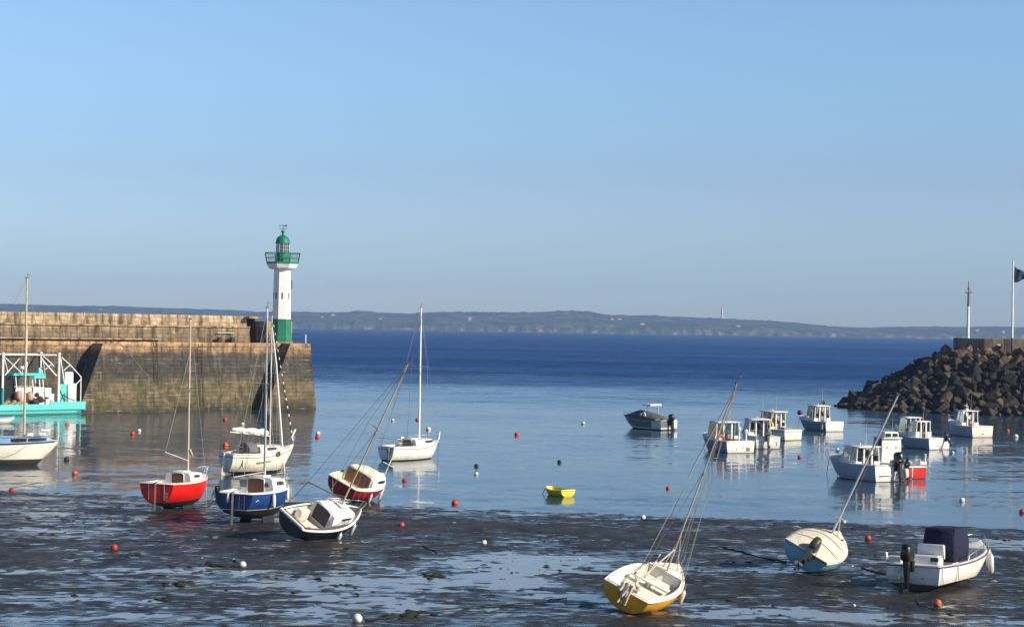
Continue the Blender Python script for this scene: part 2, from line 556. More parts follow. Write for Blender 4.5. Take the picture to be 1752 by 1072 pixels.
def fender(root, p, l=.5, r=.085, mat=None, line=.25):
    m = MB()
    prof = [(.02, l * .5 + .04), (.03, l * .5), (r * .7, l * .46), (r, l * .36), (r, -l * .36), (r * .7, -l * .46), (.03, -l * .5)]
    m.lathe(prof, 10, M=Matrix.Translation(p))
    m.tube([p + V(0, 0, l * .5), p + V(0, 0, l * .5 + line)], .009, 4, 1)
    return m.build('fender', [mat or BUOYW, ROPEL], root)

def hull_fender(root, h, t, sg, l=.5, r=.085, dz=-.42, mat=None):
    z = h.zs(t) + dz
    return fender(root, h.P3(t, sg * (max(h.hb(t), h.side(t, h.zs(t) + dz)) + r + .02), z), l, r, mat)

def outboard(root, x, y, z, tilt=0, sc=1.0, mat=None, band=None, leg=1.0):
    """motor clamped on the transom: bracket and leg, cowl, propeller"""
    M = Matrix.Translation((x, y, z)) @ Matrix.Rotation(tilt, 4, 'Y') @ Matrix.Scale(sc, 4)
    m = MB()
    m.box((.02, 0, -.05), (.16, .22, .34), M=M)
    m.loft([[V(-.10, .07, .10), V(-.34, .09, .10), V(-.34, -.09, .10), V(-.10, -.07, .10)],
            [V(-.13, .05, -.5 * leg), V(-.30, .05, -.5 * leg), V(-.30, -.05, -.5 * leg), V(-.13, -.05, -.5 * leg)],
            [V(-.15, .035, -.75 * leg), V(-.29, .035, -.75 * leg), V(-.29, -.035, -.75 * leg), V(-.15, -.035, -.75 * leg)],
            [V(-.20, .008, -1.0 * leg), V(-.26, .008, -1.0 * leg), V(-.26, -.008, -1.0 * leg), V(-.20, -.008, -1.0 * leg)]], True, True, True, 0, False, M)
    m.box((-.25, 0, -.56 * leg), (.36, .22, .02), M=M)
    g = Matrix.Translation((-.22, 0, -.78 * leg)) @ Matrix.Rotation(pi / 2, 4, 'Y')
    m.lathe([(.01, -.20), (.05, -.14), (.06, 0), (.045, .2), (.02, .24)], 8, M=M @ g)
    o = m.build('outboard_motor', mat or BLACKP, root)
    c = MB()
    c.rbox((-.20, 0, .36), (.52, .34, .52), .13, M=M, taper=.86)
    c.build('cowl', mat or BLACKP, o)
    if band:
        b = MB(); b.box((-.20, 0, .22), (.49, .345, .07), M=M); b.build('cowl_band', band, o)
    p = MB()
    for k in range(3):
        R = M @ Matrix.Translation((-.47, 0, -.78 * leg)) @ Matrix.Rotation(2 * pi * k / 3, 4, 'X')
        p.add([(0, -.02, 0), (.03, .03, 0), (.04, .09, .14), (.0, .02, .19), (-.03, -.06, .13)], [(0, 1, 2, 3, 4)], M=R)
    p.build('propeller', GREYP, o)
    return o

def wheelhouse(root, x0, x1, w, z0, h, lower=.45, mat=None, roofmat=None, slant=.28, taper=.90, aft='posts', over=.18, panes=2, name='wheelhouse', win=None):
    mat = mat or WHITE; win = win or GLASS
    m = MB(); z1 = z0 + h; zl = z0 + h * lower
    wt = w * taper
    def side(z): return lerp(w, wt, (z - z0) / h)
    def xf(z): return x1 - slant * max(0, (z - zl) / (z1 - zl))
    th = .05
    for sg in (1, -1):
        m.loft([[V(x0, sg * side(z0), z0), V(x0, sg * (side(z0) - th), z0), V(x1, sg * (side(z0) - th), z0), V(x1, sg * side(z0), z0)],
                [V(x0, sg * side(zl), zl), V(x0, sg * (side(zl) - th), zl), V(x1, sg * (side(zl) - th), zl), V(x1, sg * side(zl), zl)]], True, True, True, 0, False)
    m.add([V(x1, w, z0), V(x1, -w, z0), V(x1, -side(zl), zl), V(x1, side(zl), zl)], [(0, 1, 2, 3)])
    pr = .045
    for sg in (1, -1):
        for k in range(panes + 1):
            u = k / panes
            xa, xb = lerp(x0 + pr, x1 - pr, u), lerp(x0 + pr, xf(z1) - pr, u)
            m.tube([V(xa, sg * (side(zl) - .03), zl - .02), V(xb, sg * (wt - .03), z1)], pr, 6)
    m.tube([V(x1 - pr, 0, zl), V(xf(z1) - pr, 0, z1)], .03, 6)
    if aft == 'posts':
        for y in (-.33, .33): m.box((x0 + .03, y * w, (z0 + z1) / 2), (.06, .10, h))
        for sg in (1, -1): m.box((x0 + .03, sg * (w + wt) * .25 * 1.62, (z0 + zl) / 2), (.05, w * .5, h * lower))
    elif aft == 'solid':
        m.add([V(x0, w, z0), V(x0, -w, z0), V(x0, -wt, z1), V(x0, wt, z1)], [(0, 1, 2, 3)])
    o = m.build(name, mat, root)
    # glazing
    g = MB()
    for sg in (1, -1):
        g.add([V(x0 + .03, sg * (side(zl) - .028), zl), V(x1 - .03, sg * (side(zl) - .028), zl), V(xf(z1) - .03, sg * (wt - .028), z1), V(x0 + .03, sg * (wt - .028), z1)], [(0, 1, 2, 3)])
        g.build('side_window', win, o); g = MB()
    g.add([V(x1 - .02, side(zl) - .03, zl), V(x1 - .02, -side(zl) + .03, zl), V(xf(z1) - .02, -wt + .03, z1), V(xf(z1) - .02, wt - .03, z1)], [(0, 1, 2, 3)])
    g.build('windscreen', win, o)
    r = MB()
    rings = []
    for (xx, k) in ((x0 - over, .92), (x0 - over + .08, 1), (lerp(x0, xf(z1), .5), 1.02), (xf(z1) + over * .8, .98), (xf(z1) + over, .88)):
        e = 1 if k > .95 else .6
        rings.append([V(xx, (wt + .06) * k, z1 + .01), V(xx, (wt + .05) * k, z1 + .01 + .05 * e), V(xx, wt * .5 * k, z1 + .01 + .09 * e), V(xx, -wt * .5 * k, z1 + .01 + .09 * e), V(xx, -(wt + .05) * k, z1 + .01 + .05 * e), V(xx, -(wt + .06) * k, z1 + .01)])
    r.loft(rings, True, True, True, 0, True)
    r.build('roof', roofmat or mat, o)
    # seat and helm inside
    s = MB(); s.box((x1 - .25, -w * .4, z0 + h * .22), (.35, w * .7, h * .44)); s.rbox((lerp(x0, x1, .45), -w * .4, z0 + h * .30), (.35, .4, .5), .05)
    s.build('helm_seat', MGREY, o)
    return o

def antenna(root, p, l=1.6, r=.011, lean=.05):
    m = MB(); m.tube([p, p + V(lean, 0, l * .12)], r * 2.2, 6); m.tube([p, p + V(-lean * l, 0, l)], r, 5, r1=r * .4)
    return m.build('antenna', GREYW, root)

def legs(root, h, t, ground_dz, mat=None, sides=(1, -1)):
    for sg in sides:
        m = MB(); p = h.P3(t, sg * (h.hb(t) + .05), h.zs(t) - .15)
        m.tube([p, V(p.x, p.y, ground_dz)], .035, 6); m.box((p.x, p.y, ground_dz + .02), (.16, .16, .04))
        m.build('beaching_leg', mat or GREYP, root)

def place(root, h, px, py, phi, heel=0, trim=0, ground=None, z=None, sink=.05, anchor=None):
    """put the foot of the transom over a point of the ground or the water"""
    R = Matrix.Rotation(radians(90 - phi), 4, 'Z') @ Matrix.Rotation(radians(trim), 4, 'Y') @ Matrix.Rotation(radians(heel), 4, 'X')
    a = anchor if anchor is not None else V(-h.L / 2, 0, 0)
    P = at_mud(px, py) if ground else at(px, py, 0)
    off = R @ a
    loc = P - Vector((off.x, off.y, 0))
    if z is not None: loc.z = z
    elif ground:
        zmin = min((R @ v.to_4d()).z if False else (R @ v).z for v in h.allv)
        g = max(0.0, mud_base(loc.x, loc.y))
        loc.z = g - zmin - sink
    else: loc.z = 0
    root.matrix_world = Matrix.Translation(loc) @ R
    root['_z'] = loc.z
    return R

def text(root, s, loc, size, rot, mat, name='lettering'):
    c = bpy.data.curves.new(name, 'FONT'); c.body = s; c.size = size; c.extrude = .002; c.align_x = 'CENTER'
    c.materials.append(mat)
    t_ = bpy.data.objects.new(name, c); COL.objects.link(t_)
    me = bpy.data.meshes.new_from_object(t_.evaluated_get(bpy.context.evaluated_depsgraph_get()))
    bpy.data.objects.remove(t_)
    me.materials.clear(); me.materials.append(mat)
    o = bpy.data.objects.new(name, me); COL.objects.link(o); o.parent = root
    o.location = loc; o.rotation_euler = rot
    return o

TRANSOM = (pi / 2, 0, -pi / 2)     # text on the aft face, read from behind

def boom(root, a, b, r=.035, mat=None, sail=None, sr=.10):
    m = MB(); m.tube([a, b], r, 6)
    o = m.build('boom', mat or ALU, root)
    if sail:
        s = MB(); n = 9; pts = []; rings = []
        d = (b - a)
        for i in range(n):
            u = lerp(.04, .95, i / (n - 1)); p = a + d * u + V(0, 0, r + sr * .6)
            k = sr * (1.1 - .5 * u) * (1 + .25 * sin(i * 2.3)) * (.55 if i in (0, n - 1) else 1)
            rings.append([p + V(0, k * .8 * cos(q), k * sin(q)) for q in [2 * pi * j / 8 for j in range(8)]])
        s.loft(rings, True, True, True)
        s.build('furled_sail', sail, o)
    return o

def rudder(root, h, mat, depth=.40, w=.22, top=.06):
    m = MB(); x = h.X(0)
    z1 = h.zs(0) + top; z0 = -depth
    for (xa, xb, za, zb) in ((x - .06, x - .06 - w, z0, h.zs(0) * .6), (x - .05, x - .22, h.zs(0) * .5, z1)):
        m.loft([[V(xa, .022, za), V(xb, .012, za), V(xb, -.012, za), V(xa, -.022, za)], [V(xa, .022, zb), V(xb * .55 + xa * .45, .012, zb), V(xb * .55 + xa * .45, -.012, zb), V(xa, -.022, zb)]], True, True, True, 0, False)
    m.tube([V(x - .12, 0, z1), V(x + .7, 0, z1 + .12)], .02, 6)
    return m.build('rudder', mat, root)

def bilge_keels(root, h, depth=.45, mat=None):
    for sg in (1, -1):
        m = MB(); xa, xb = h.X(.34), h.X(.58); y = sg * h.B * .22
        m.loft([[V(xa, y - .03, -h.draft * .7), V(xb, y - .03, -h.draft * .7), V(xb, y + .03, -h.draft * .7), V(xa, y + .03, -h.draft * .7)],
                [V(xa, y * 1.25 - .02, -h.draft - depth), V(xb - .2, y * 1.25 - .02, -h.draft - depth), V(xb - .2, y * 1.25 + .02, -h.draft - depth), V(xa, y * 1.25 + .02, -h.draft - depth)]], True, True, True, 0, False)
        o = m.build('bilge_keel', mat or ANTIF, root)
        h.allv += [v.co.copy() for v in o.data.vertices]

GS = 'sailing boats aground or afloat in the harbour'
GM = 'white motor boats moored in the calm water'

# --- red sailing boat on the shore
r = empty('sailing_boat', 'bright red sailing boat with black bottom and brown door, upright at the shoreline', 'sailing boat', GS)
h = Hull(4.6, 2.15, .84, .40, tr=.84, sb=.12, full=2.0)
h.build(r, RED, ANTIF, CREAM, wl=.0, rail_r=.03)
h.deck(r, IVORY, .42, .25)
c = h.cabin(r, IVORY, .42, .80, .42, .66, TEAK, .45, [(.5, .62, .4, .75)])
bilge_keels(r, h, .10); rudder(r, h, GREYP, .45, .22)
b, t, mo = mast(r, h, .62, 7.4, h.zs(.62) + .38, .055, WOODM, .55, shroud=False, back=False)
boom(r, b + V(-.05, 0, .55), b + V(-1.2, .55, 1.0), .022, GREYW)
ln = MB(); ln.tube([b + V(-1.2, .55, 1.0), b.lerp(t, .78)], .010, 4); ln.tube([b + V(-.0, -.1, 1.1), b + V(.06, -.22, .75), b + V(.0, -.1, .75)], .05, 4); ln.build('topping_lift', ROPEL, r)
pulpit(r, h, .9, .42, .02, GREYW)
for y, w in ((.42, .05), (-.42, .05)):
    st = MB(); st.box((h.X(0) - .012, y, h.zs(0) * .55), (.012, .03, h.zs(0) * .8)); st.build('transom_stripe', GREYW, r)
text(r, '163', V(h.X(0) - .02, -.62, .28), .30, (pi / 2, -pi / 2, -pi / 2), BUOYW, 'sail_number')
place(r, h, 267, 874, 20, 0, ground=True)
hg = MB(); hg.tube([h.P3(.93, -h.hb(.93) - .02, h.zs(.93)), h.P3(.9, -h.hb(.9) - .15, .1), h.P3(.88, -h.hb(.9) - .25, -.55)], .015, 5); hg.build('mooring_line', ROPEL, r)

# --- blue sailing boat
r = empty('sailing_boat', 'royal blue sailing boat with white cabin and maroon door, upright on the mud', 'sailing boat', GS)
h = Hull(4.7, 2.25, .78, .46, tr=.84, sb=.10, full=2.1)
h.build(r, BLUE, ANTIF, WHITE, wl=.06, rail_r=.04)
h.band(r, 'boot_stripe', GREYW, -.74, -.70, 0, .9)
h.deck(r, WHITE, .42, .25)
c = h.cabin(r, WHITE, .42, .80, .58, .78, TEAK, .46, [(.5, .64, .4, .75)])
v = MB(); v.lathe([(.11, 0), (.11, .03), (.07, .035), (.06, .02)], 12, M=Matrix.Translation((h.X(.42) - .02, -.55, h.zs(.42) + .28)) @ Matrix.Rotation(-pi / 2, 4, 'Y')); v.build('vent', GREYP, c)
v = MB(); v.rbox((h.X(.42) - .02, .60, h.zs(.42) + .30), (.03, .42, .34), .01); v.build('bulkhead_panel', MGREY, c)
bilge_keels(r, h, .22); rudder(r, h, GREYP, .55, .22)
mast(r, h, .58, 7.6, h.zs(.58) + .55, .06, ALU, .6, wire_r=.009)
boom(r, V(h.X(.57), 0, h.zs(.5) + .78), V(h.X(.02), .1, h.zs(.1) + .70), .03)
pulpit(r, h, .88, .5); 
for t_, sg, dz in ((.30, -1, -.36), (.93, -1, -.35), (.98, -1, -.30)): hull_fender(r, h, t_, sg, .62, .085, dz)
hull_fender(r, h, .0, 1, .45, .07, -.25)
f2 = fender(r, V(h.X(0) - .1, .22, .62), .42, .075)
st = MB(); st.box((h.X(0) - .012, .62, .42), (.012, .035, .6)); st.build('transom_stripe', GREYP, r)
bd = MB()
for y in (-.3, -.55): bd.tube([V(h.X(0) - .05, y, .75), V(h.X(0) - .06, y, .15)], .018, 5)
for z in (.2, .38, .56): bd.tube([V(h.X(0) - .055, -.3, z), V(h.X(0) - .055, -.55, z)], .016, 5)
bd.build('boarding_ladder', DGREY, r)
outboard(r, h.X(0) - .02, .75, .80, 0, .55, BLACKP)
ch = MB(); ch.tube([V(h.X(.06), -h.side(.06, .46) - .015, .46), V(h.X(.085), -h.side(.085, .54) - .015, .54), V(h.X(.11), -h.side(.11, .46) - .015, .46)], .014, 4); ch.build('hull_chevron', BUOYW, r)
place(r, h, 399, 899, 21, 0, ground=True)

# --- cream sailing boat behind the blue one
r = empty('sailing_boat', 'cream sailing boat with grey spray hood, aground behind the royal blue one', 'sailing boat', GS)
h = Hull(5.0, 2.2, .95, .42, tr=.68, sb=.40, ss=.05)
h.build(r, CREAM, WEEDB, IVORY, wl=-.08, rail_r=.035)
h.deck(r, IVORY, .40, .30)
c = h.cabin(r, IVORY, .40, .80, .42, .70, MGREY, .5, [(.5, .64, .35, .8)])
bilge_keels(r, h, .30, WEEDB); rudder(r, h, WHITE, .5, .3)
h.band(r, 'rubbing_strake', MGREY, -.22, -.17, 0, .97)
b, t, mo = mast(r, h, .64, 7.9, h.zs(.6) + .38, .06, ALU, .6, wire_r=.009)
boom(r, b + V(-.05, 0, .55), b + V(-2.7, .35, .85), .045, ALU, WHITEF, .22)
hd = MB()
rg = []
for i in range(5):
    x = lerp(h.X(.26), h.X(.45), i / 4); k = sin(pi * (.35 + .5 * i / 4))
    rg.append([V(x, .62 * cos(q), h.zs(.4) + .10 + .62 * k * max(0, sin(q))) for q in [pi * j / 8 for j in range(9)]])
hd.loft(rg, False); hd.add(rg[0], [tuple(range(9))]); hd.build('spray_hood', MGREYF, r)
fs = MB(); bow = h.P3(1, 0, h.zs(1)) + V(-.05, 0, .25)
n = 45
for i in range(n):
    p0, p1 = bow.lerp(t, i / n * .97), bow.lerp(t, (i + 1) / n * .97)
    fs.tube([p0, p1], lerp(.050, .020, i / n), 6, 1 if i % 3 == 0 else 0)
fs.build('furled_genoa', [paint('genoa_dark_strip', (.03, .035, .04), .8), WHITEF], r)
po = MB(); po.tube([h.P3(.83, -h.hb(.83) - .06, -.35), b.lerp(t, .62) + V(.25, -.2, 0), b.lerp(t, .93)], .06, 7, r1=.035); po.build('beaching_pole', WHITE, r)
pl = MB(); pl.tube([V(h.X(.12), -.85, .2), V(h.X(.12), -.85, 2.3)], .03, 6); pl.build('post', DGREY, r)
ol = MB(); ol.lathe([(.03, .22), (.14, .18), (.19, 0), (.14, -.18), (.03, -.22)], 10, M=Matrix.Translation((h.X(.06), .5, h.zs(0) + .42))); ol.build('stern_buoy', ORANGE, r)
v = MB(); v.lathe([(.17, 0), (.17, .04), (.12, .05), (.11, .01)], 14, M=Matrix.Translation(h.P3(.62, -h.hb(.62) - .02, h.zs(.6) - .10)) @ Matrix.Rotation(pi / 2, 4, 'X')); v.build('rope_coil', DGREY, r)
pulpit(r, h, .86, .55); pushpit(r, h, .45, .02, GREYP); rails(r, h, (.3, .5, .7, .86), 1, .45, r=.008)
ro = MB(); pts_ = []
for k in range(46):
    u = k / 45; t_ = lerp(.30, .52, u); z_ = .42 + .10 * u + .09 * sin(k * 1.15) * (1 - .4 * u)
    pts_.append(h.P3(t_, -h.side(t_, z_) - .015, z_))
ro.tube(pts_, .014, 4); ro.build('hull_script', MGREY, r)
lf = MB(); lf.tube([h.P3(1, -.05, h.zs(1)) + V(-.25, -.05, .4), h.P3(1, 0, h.zs(1)) + V(.12, 0, .95)], .06, 6); lf.build('bow_fender', WHITE, r)
place(r, h, 386, 811, 46, 0, z=.24)

# --- black sailing boat heeled over
r = empty('sailing_boat', 'black sailing boat heeled over on the mud, navy cabin door and white trimmed side window', 'sailing boat', GS)
h = Hull(4.1, 1.9, .48, .42, tr=.80, sb=.22, full=2.3)
h.build(r, NAVYP, ANTIF, WHITE, wl=-.12, rail_r=.055)
h.deck(r, DGREY, .42, .12, IVORY, .84)
c = h.cabin(r, WHITE, .42, .84, .46, .74, NAVYD, .62, [(.54, .70, .36, .74)], doorh=1.0, frame=WHITE)

b, t, mo = mast(r, h, .66, 6.9, h.zs(.66) + .40, .040, WOODM, .5, wire_r=.008)
boom(r, b + V(-.05, 0, .35), b + V(-1.5, .95, .70), .03, DGREY)
ln = MB(); ln.tube([b + V(-1.5, .95, .70), V(h.X(.02), .75, h.zs(0))], .014, 4); ln.tube([b + V(-1.5, .95, .70), t], .007, 4); ln.build('mainsheet', ROPE, r)
for t_ in (.50, .80): hull_fender(r, h, t_, -1, .55, .08, -.40)
pulpit(r, h, .88, .32, .016); 
sf = MB(); sf.tube([h.P3(.0, h.hb(0), h.zs(0)) + V(-.05, -.05, .06), h.P3(.0, -h.hb(0), h.zs(0)) + V(-.05, .05, .06)], .06, 6); sf.build('stern_fender', WHITE, r)
cp = MB(); cp.rbox((h.X(.26), .45, .40), (.5, .35, .5), .05); cp.build('cockpit_locker', CREAM, r)
tl = MB(); tl.tube([V(h.X(0) - .05, 0, .45), V(h.X(.2), .1, .62)], .025, 5); tl.build('tiller', WOODM, r)
rc = MB()
for k in range(4): rc.tube([V(h.X(.2) + (.16 - .02 * k) * cos(a), -.35 + (.16 - .02 * k) * sin(a), .18 + .03 * k) for a in [2 * pi * q / 12 for q in range(12)]], .022, 5, closed=True)
rc.build('rope_coil', ROPEL, r)
rails(r, h, (.44, .6, .75, .88), 1, .32, r=.010)
hs = MB(); hs.rbox((h.X(.66), .0, h.zs(.66) + .50), (.5, .45, .05), .03); hs.build('fore_hatch', GREYW, r)
place(r, h, 491, 926, 36, 30, ground=True)

# --- dark red sailing boat heeled
r = empty('sailing_boat', 'dark red sailing boat heeled over in the shallows, wide brown bulkhead and cream deck', 'sailing boat', GS)
h = Hull(4.2, 2.2, .60, .46, tr=.80, sb=.20, full=2.2)
h.build(r, DRED, ANTIF, CREAM, wl=-.25, rail_r=.05)
h.deck(r, CREAM, .36, .20)
c = h.cabin(r, CREAM, .36, .84, .52, .84, RUST, .80, [(.5, .68, .40, .72)], doorh=.98)
for t_ in (.30, .58): hull_fender(r, h, t_, -1, .5, .07, -.40)
for t_ in (.80, .90): hull_fender(r, h, t_, -1, .62, .07, -.55)
po = MB(); e = V(h.X(.86), -.35, h.zs(.8)); po.tube([e, e + V(.05, 0, 1.25)], .03, 6); po.tube([e + V(.0, .35, .85), e + V(.05, -.3, .85)], .025, 6); po.build('mast_crutch', WHITE, r)
ln = MB(); ln.tube([h.P3(0, h.hb(0) * .7, h.zs(0)) + V(-.03, 0, 0), V(h.X(0) - .06, .25, -.12), V(h.X(0) - .06, -.55, .1)], .018, 5); ln.build('stern_line', ROPEL, r)
place(r, h, 578, 861, 24, 24, ground=True)

# --- white sailing boat afloat
r = empty('sailing_boat', 'white sailing boat afloat in mid harbour with tall pale mast and open brown companionway', 'sailing boat', GS)
h = Hull(5.4, 2.3, .92, .35, tr=.62, sb=.22, ss=.02)
h.build(r, WHITE, WEEDB, WHITE, wl=.07)
h.band(r, 'blue_stripe', MGREY, -.17, -.12, 0, .97)
h.deck(r, WHITE, .40, .30)
c = h.cabin(r, WHITE, .40, .84, .44, .70, TEAK, .50, [(.58, .76, .35, .80)])
dg = MB(); dg.box((h.X(.40) + .05, .62, h.zs(.4) + .32), (.3, .28, .5)); dg.build('cabin_locker', IVORY, c)
mast(r, h, .62, 8.9, h.zs(.62) + .42, .075, WHITE, .7, wire_r=.008)
pulpit(r, h, .87, .6); pushpit(r, h, .55); rails(r, h, (.12, .35, .6, .87), 1, .5, r=.007)
bf = MB(); bf.tube([h.P3(.97, -.15, h.zs(.97)) + V(0, 0, .1), h.P3(.99, -.1, h.zs(.97)) + V(.05, 0, .62)], .055, 6); bf.build('anchor_stock', WHITE, r)
rb = MB(); rb.lathe([(.03, .14), (.11, .1), (.14, 0), (.11, -.1), (.03, -.14)], 10, M=Matrix.Translation((h.X(.60), .1, h.zs(.62) + 1.65))); rb.build('mast_fender', DRED, r)
mlp = MB(); mlp.tube([h.P3(1, 0, h.zs(1)), h.P3(1, -.05, h.zs(1)) + V(-.1, 0, -1.1)], .014, 5); mlp.build('mooring_line', ROPE, r)
outboard(r, h.X(0) - .02, -.35, .55, 0, .55, GREYP)
place(r, h, 660, 788, 38, 0)

# --- ochre sailing dinghy, foreground
r = empty('sailing_boat', 'ochre yellow small sailing boat tilted over on the mud with open cream cockpit', 'sailing boat', GS)
h = Hull(3.7, 1.9, .50, .32, tr=.82, sb=.12, full=2.1)
h.build(r, YEL, ANTIF, IVORY, wl=-.14, rail_r=.035)
h.deck(r, IVORY, .74, .27, IVORY, .88, .05, aft=.04)
# thwart and inner mouldings
th = MB(); th.box((h.X(.46), 0, .47), (.26, 1.30, .05)); th.build('thwart', IVORY, r)
cb = MB(); cb.box((h.X(.56), 0, .37), (.9, .07, .24)); cb.build('centreboard_case', GREYW, r)
b, t, mo = mast(r, h, .76, 6.45, h.zs(.76) + .06, .030, WOODM, .35, back=False, wire_r=.008, spreaders=False)
tip = V(h.X(-.02), -.10, h.zs(0) + .22)
boom(r, b + V(-.06, 0, .75), tip, .028, WOODM)
ex = MB(); ex.tube([b + V(-.15, .12, .1), b + V(.05, 0, 1.2)], .020, 5); ex.tube([b + V(.35, -.2, 0), b + V(.05, 0, 1.25)], .016, 5); ex.tube([V(h.X(.45), .2, .45), V(h.X(.72), .35, 1.05)], .03, 5); ex.build('spars', WOODM, r)
ln = MB(); ln.tube([t, h.P3(.6, -h.hb(.6), h.zs(.6))], .010, 4); ln.tube([t + V(0, 0, -.3), tip], .008, 4); ln.tube([t + V(0, 0, -.05), b + V(.1, -.15, .2)], .008, 4); ln.build('halyards', ROPEL, r)
bd = MB()
rnd = random.Random(3)
for i in range(14):
    p = tip + V(rnd.uniform(-.16, .35), rnd.uniform(-.22, .22), rnd.uniform(-.05, .10))
    q = p + V(rnd.uniform(-.22, -.02), rnd.uniform(-.15, .15), rnd.uniform(-.65, -.25))
    m_ = p.lerp(q, .5) + V(rnd.uniform(-.1, .1), rnd.uniform(-.08, .08), .02)
    bd.tube([p, m_, q], rnd.uniform(.045, .085), 6, r1=.03)
bd.build('bundled_sail', CREAMF, r)
for (a, z) in ((.87, .35), (.97, .42)):
    st = MB(); p = h.P3(a, -h.hb(a) * .9, h.zs(a)); st.tube([p, p + V(.08, -.02, z)], .014, 5); st.build('stanchion', STEEL, r)
hull_fender(r, h, .66, -1, .46, .075, -.32, CREAM)
cl = MB(); cl.tube([h.P3(.78, -h.hb(.78), h.zs(.78)), h.P3(.75, -h.hb(.75) * 1.05, .2), h.P3(.72, -h.hb(.75), -.1)], .010, 4); cl.build('fender_line', ROPE, r)
place(r, h, 1062, 1049, 30, 22.5, trim=-5, ground=True)

# --- light blue boat with cover
r = empty('sailing_boat', 'light blue small boat heeled on the mud under a cream canvas cover', 'sailing boat', GS)
h = Hull(3.4, 2.0, .60, .32, tr=.86, sb=.15, full=2.1)
h.build(r, LBLUE, WEEDB, IVORY, wl=-.10, rail_r=.04)
cv = MB()
rg = []
for i in range(15):
    t_ = .0 + i / 14 * .98
    hb_, z_ = h.hb(t_) + .035, h.zs(t_)
    hump = .30 * sin(pi * min(1, t_ / .9)) ** .6 if t_ < .9 else .06
    rg.append([h.P3(t_, hb_ * q, z_) + V(0, 0, -.10 if abs(q) == 1.0 else .04 + hump * (1 - abs(q) ** 1.6) + .035 * noise.noise(V(t_ * 9, q * 4, 2))) for q in (1.0, .99, .8, .55, .3, 0, -.3, -.55, -.8, -.99, -1.0)])
cv.loft(rg, False); cv.add(rg[0], [tuple(range(11))]); cv.build('canvas_cover', CREAMF, r)
cr = MB()
for t_ in (.25, .5, .72):
    cr.tube([h.P3(t_, h.hb(t_) * q, h.zs(t_)) + V(0, 0, .06 + .30 * sin(pi * min(1, t_ / .9)) ** .6 * (1 - abs(q) ** 1.6)) for q in (1.02, .7, .35, 0, -.35, -.7, -1.02)], .016, 5)
cr.build('cover_lashing', WOODM, r)
v = MB(); v.rbox((h.X(.74), -.42, h.zs(.7) + .18), (.3, .04, .10), .02); v.build('cover_window', DGLASS, r)
b, t, mo = mast(r, h, .70, 6.0, h.zs(.70) + .1, .045, GREYW, .4, back=False, shroud=False, wire_r=.012, spreaders=False)
ex = MB(); ex.tube([b + V(.15, -.25, 0), b + V(0, 0, 1.0)], .025, 5); ex.tube([b + V(-.1, .5, .75), b + V(0, -.35, .9)], .015, 5); ex.build('mast_strut', GREYW, r)
outboard(r, h.X(0) - .02, -.18, h.zs(0) - .05, radians(50), 1.0, paint('dark_engine', (.05,.05,.052), .4), None)
cf = MB(); cf.tube([V(h.X(.0) - .1, -.4, .55), V(h.X(.0) - .15, -.42, .95), V(h.X(.05), -.30, 1.0), V(h.X(.08), -.2, .6)], .014, 5); cf.build('motor_handle', BLACKP, r)
place(r, h, 1367, 979, 30, 26, trim=-4, ground=True)

# --- left sailing boat, cut by the frame
r = empty('sailing_boat', 'white sailing boat with pale blue cabin sides, cut off by the left edge', 'sailing boat', GS)
h = Hull(7.0, 2.5, 1.28, .62, tr=.66, sb=.14, rake=.16, full=2.4)
h.build(r, CREAM, WEEDB, MGREY, wl=.30, rail_r=.035)
h.band(r, 'dark_stripe', NAVYD, -.10, -.03, 0, .99)
h.deck(r, WHITE, .30, .40)
c = h.cabin(r, BLUESTRIPE, .36, .95, .34, .90, None, win=[(.60, .735, .18, .90), (.745, .90, .18, .90)], front=.05)
rf = MB(); rf.loft([[V(h.X(q), sg * h.hb(q) * .74, h.zs(q) + .345) for sg in (1, .5, 0, -.5, -1)] for q in (.36, .5, .65, .78, .88)], False)
rf.build('cabin_roof', WHITE, c)
bilge_keels(r, h, .20, WEEDB)
mast(r, h, .70, 9.8, h.zs(.7) + .36, .075, WOODM, .75, wire_r=.008)
for (q, l_, z_) in ((.47, .32, .16), (.755, .36, .13), (.86, .42, .12), (.885, .6, .34)):
    v = MB(); v.rbox((h.X(q), -.25, h.zs(q) + .34 + z_), (l_, .35, .18), .06); v.build('deck_hatch', WHITE, r)
v = MB(); v.box((h.X(.86), -.25, h.zs(.8) + .40), (.12, .2, .3)); v.build('hatch_stand', GREYW, r)
ln = MB(); ln.tube([h.P3(1, 0, h.zs(1)), h.P3(1, 0, h.zs(1)) + V(.02, -.1, -1.8)], .012, 5)
ln.tube([h.P3(q, -h.hb(q) - .03, h.zs(q) - .1 - .75 * sin(pi * (q - .35) / .4)) for q in (.36, .45, .55, .65, .74)], .010, 5)
ln.build('mooring_line', ROPE, r)
fs = MB(); fs.tube([V(h.X(.05), -.6, h.zs(0)), V(h.X(.3), -.5, h.zs(.3) + .55)], .05, 6); fs.build('boom_end', ALU, r)
place(r, h, -100, 795, 80, 0, z=.12)

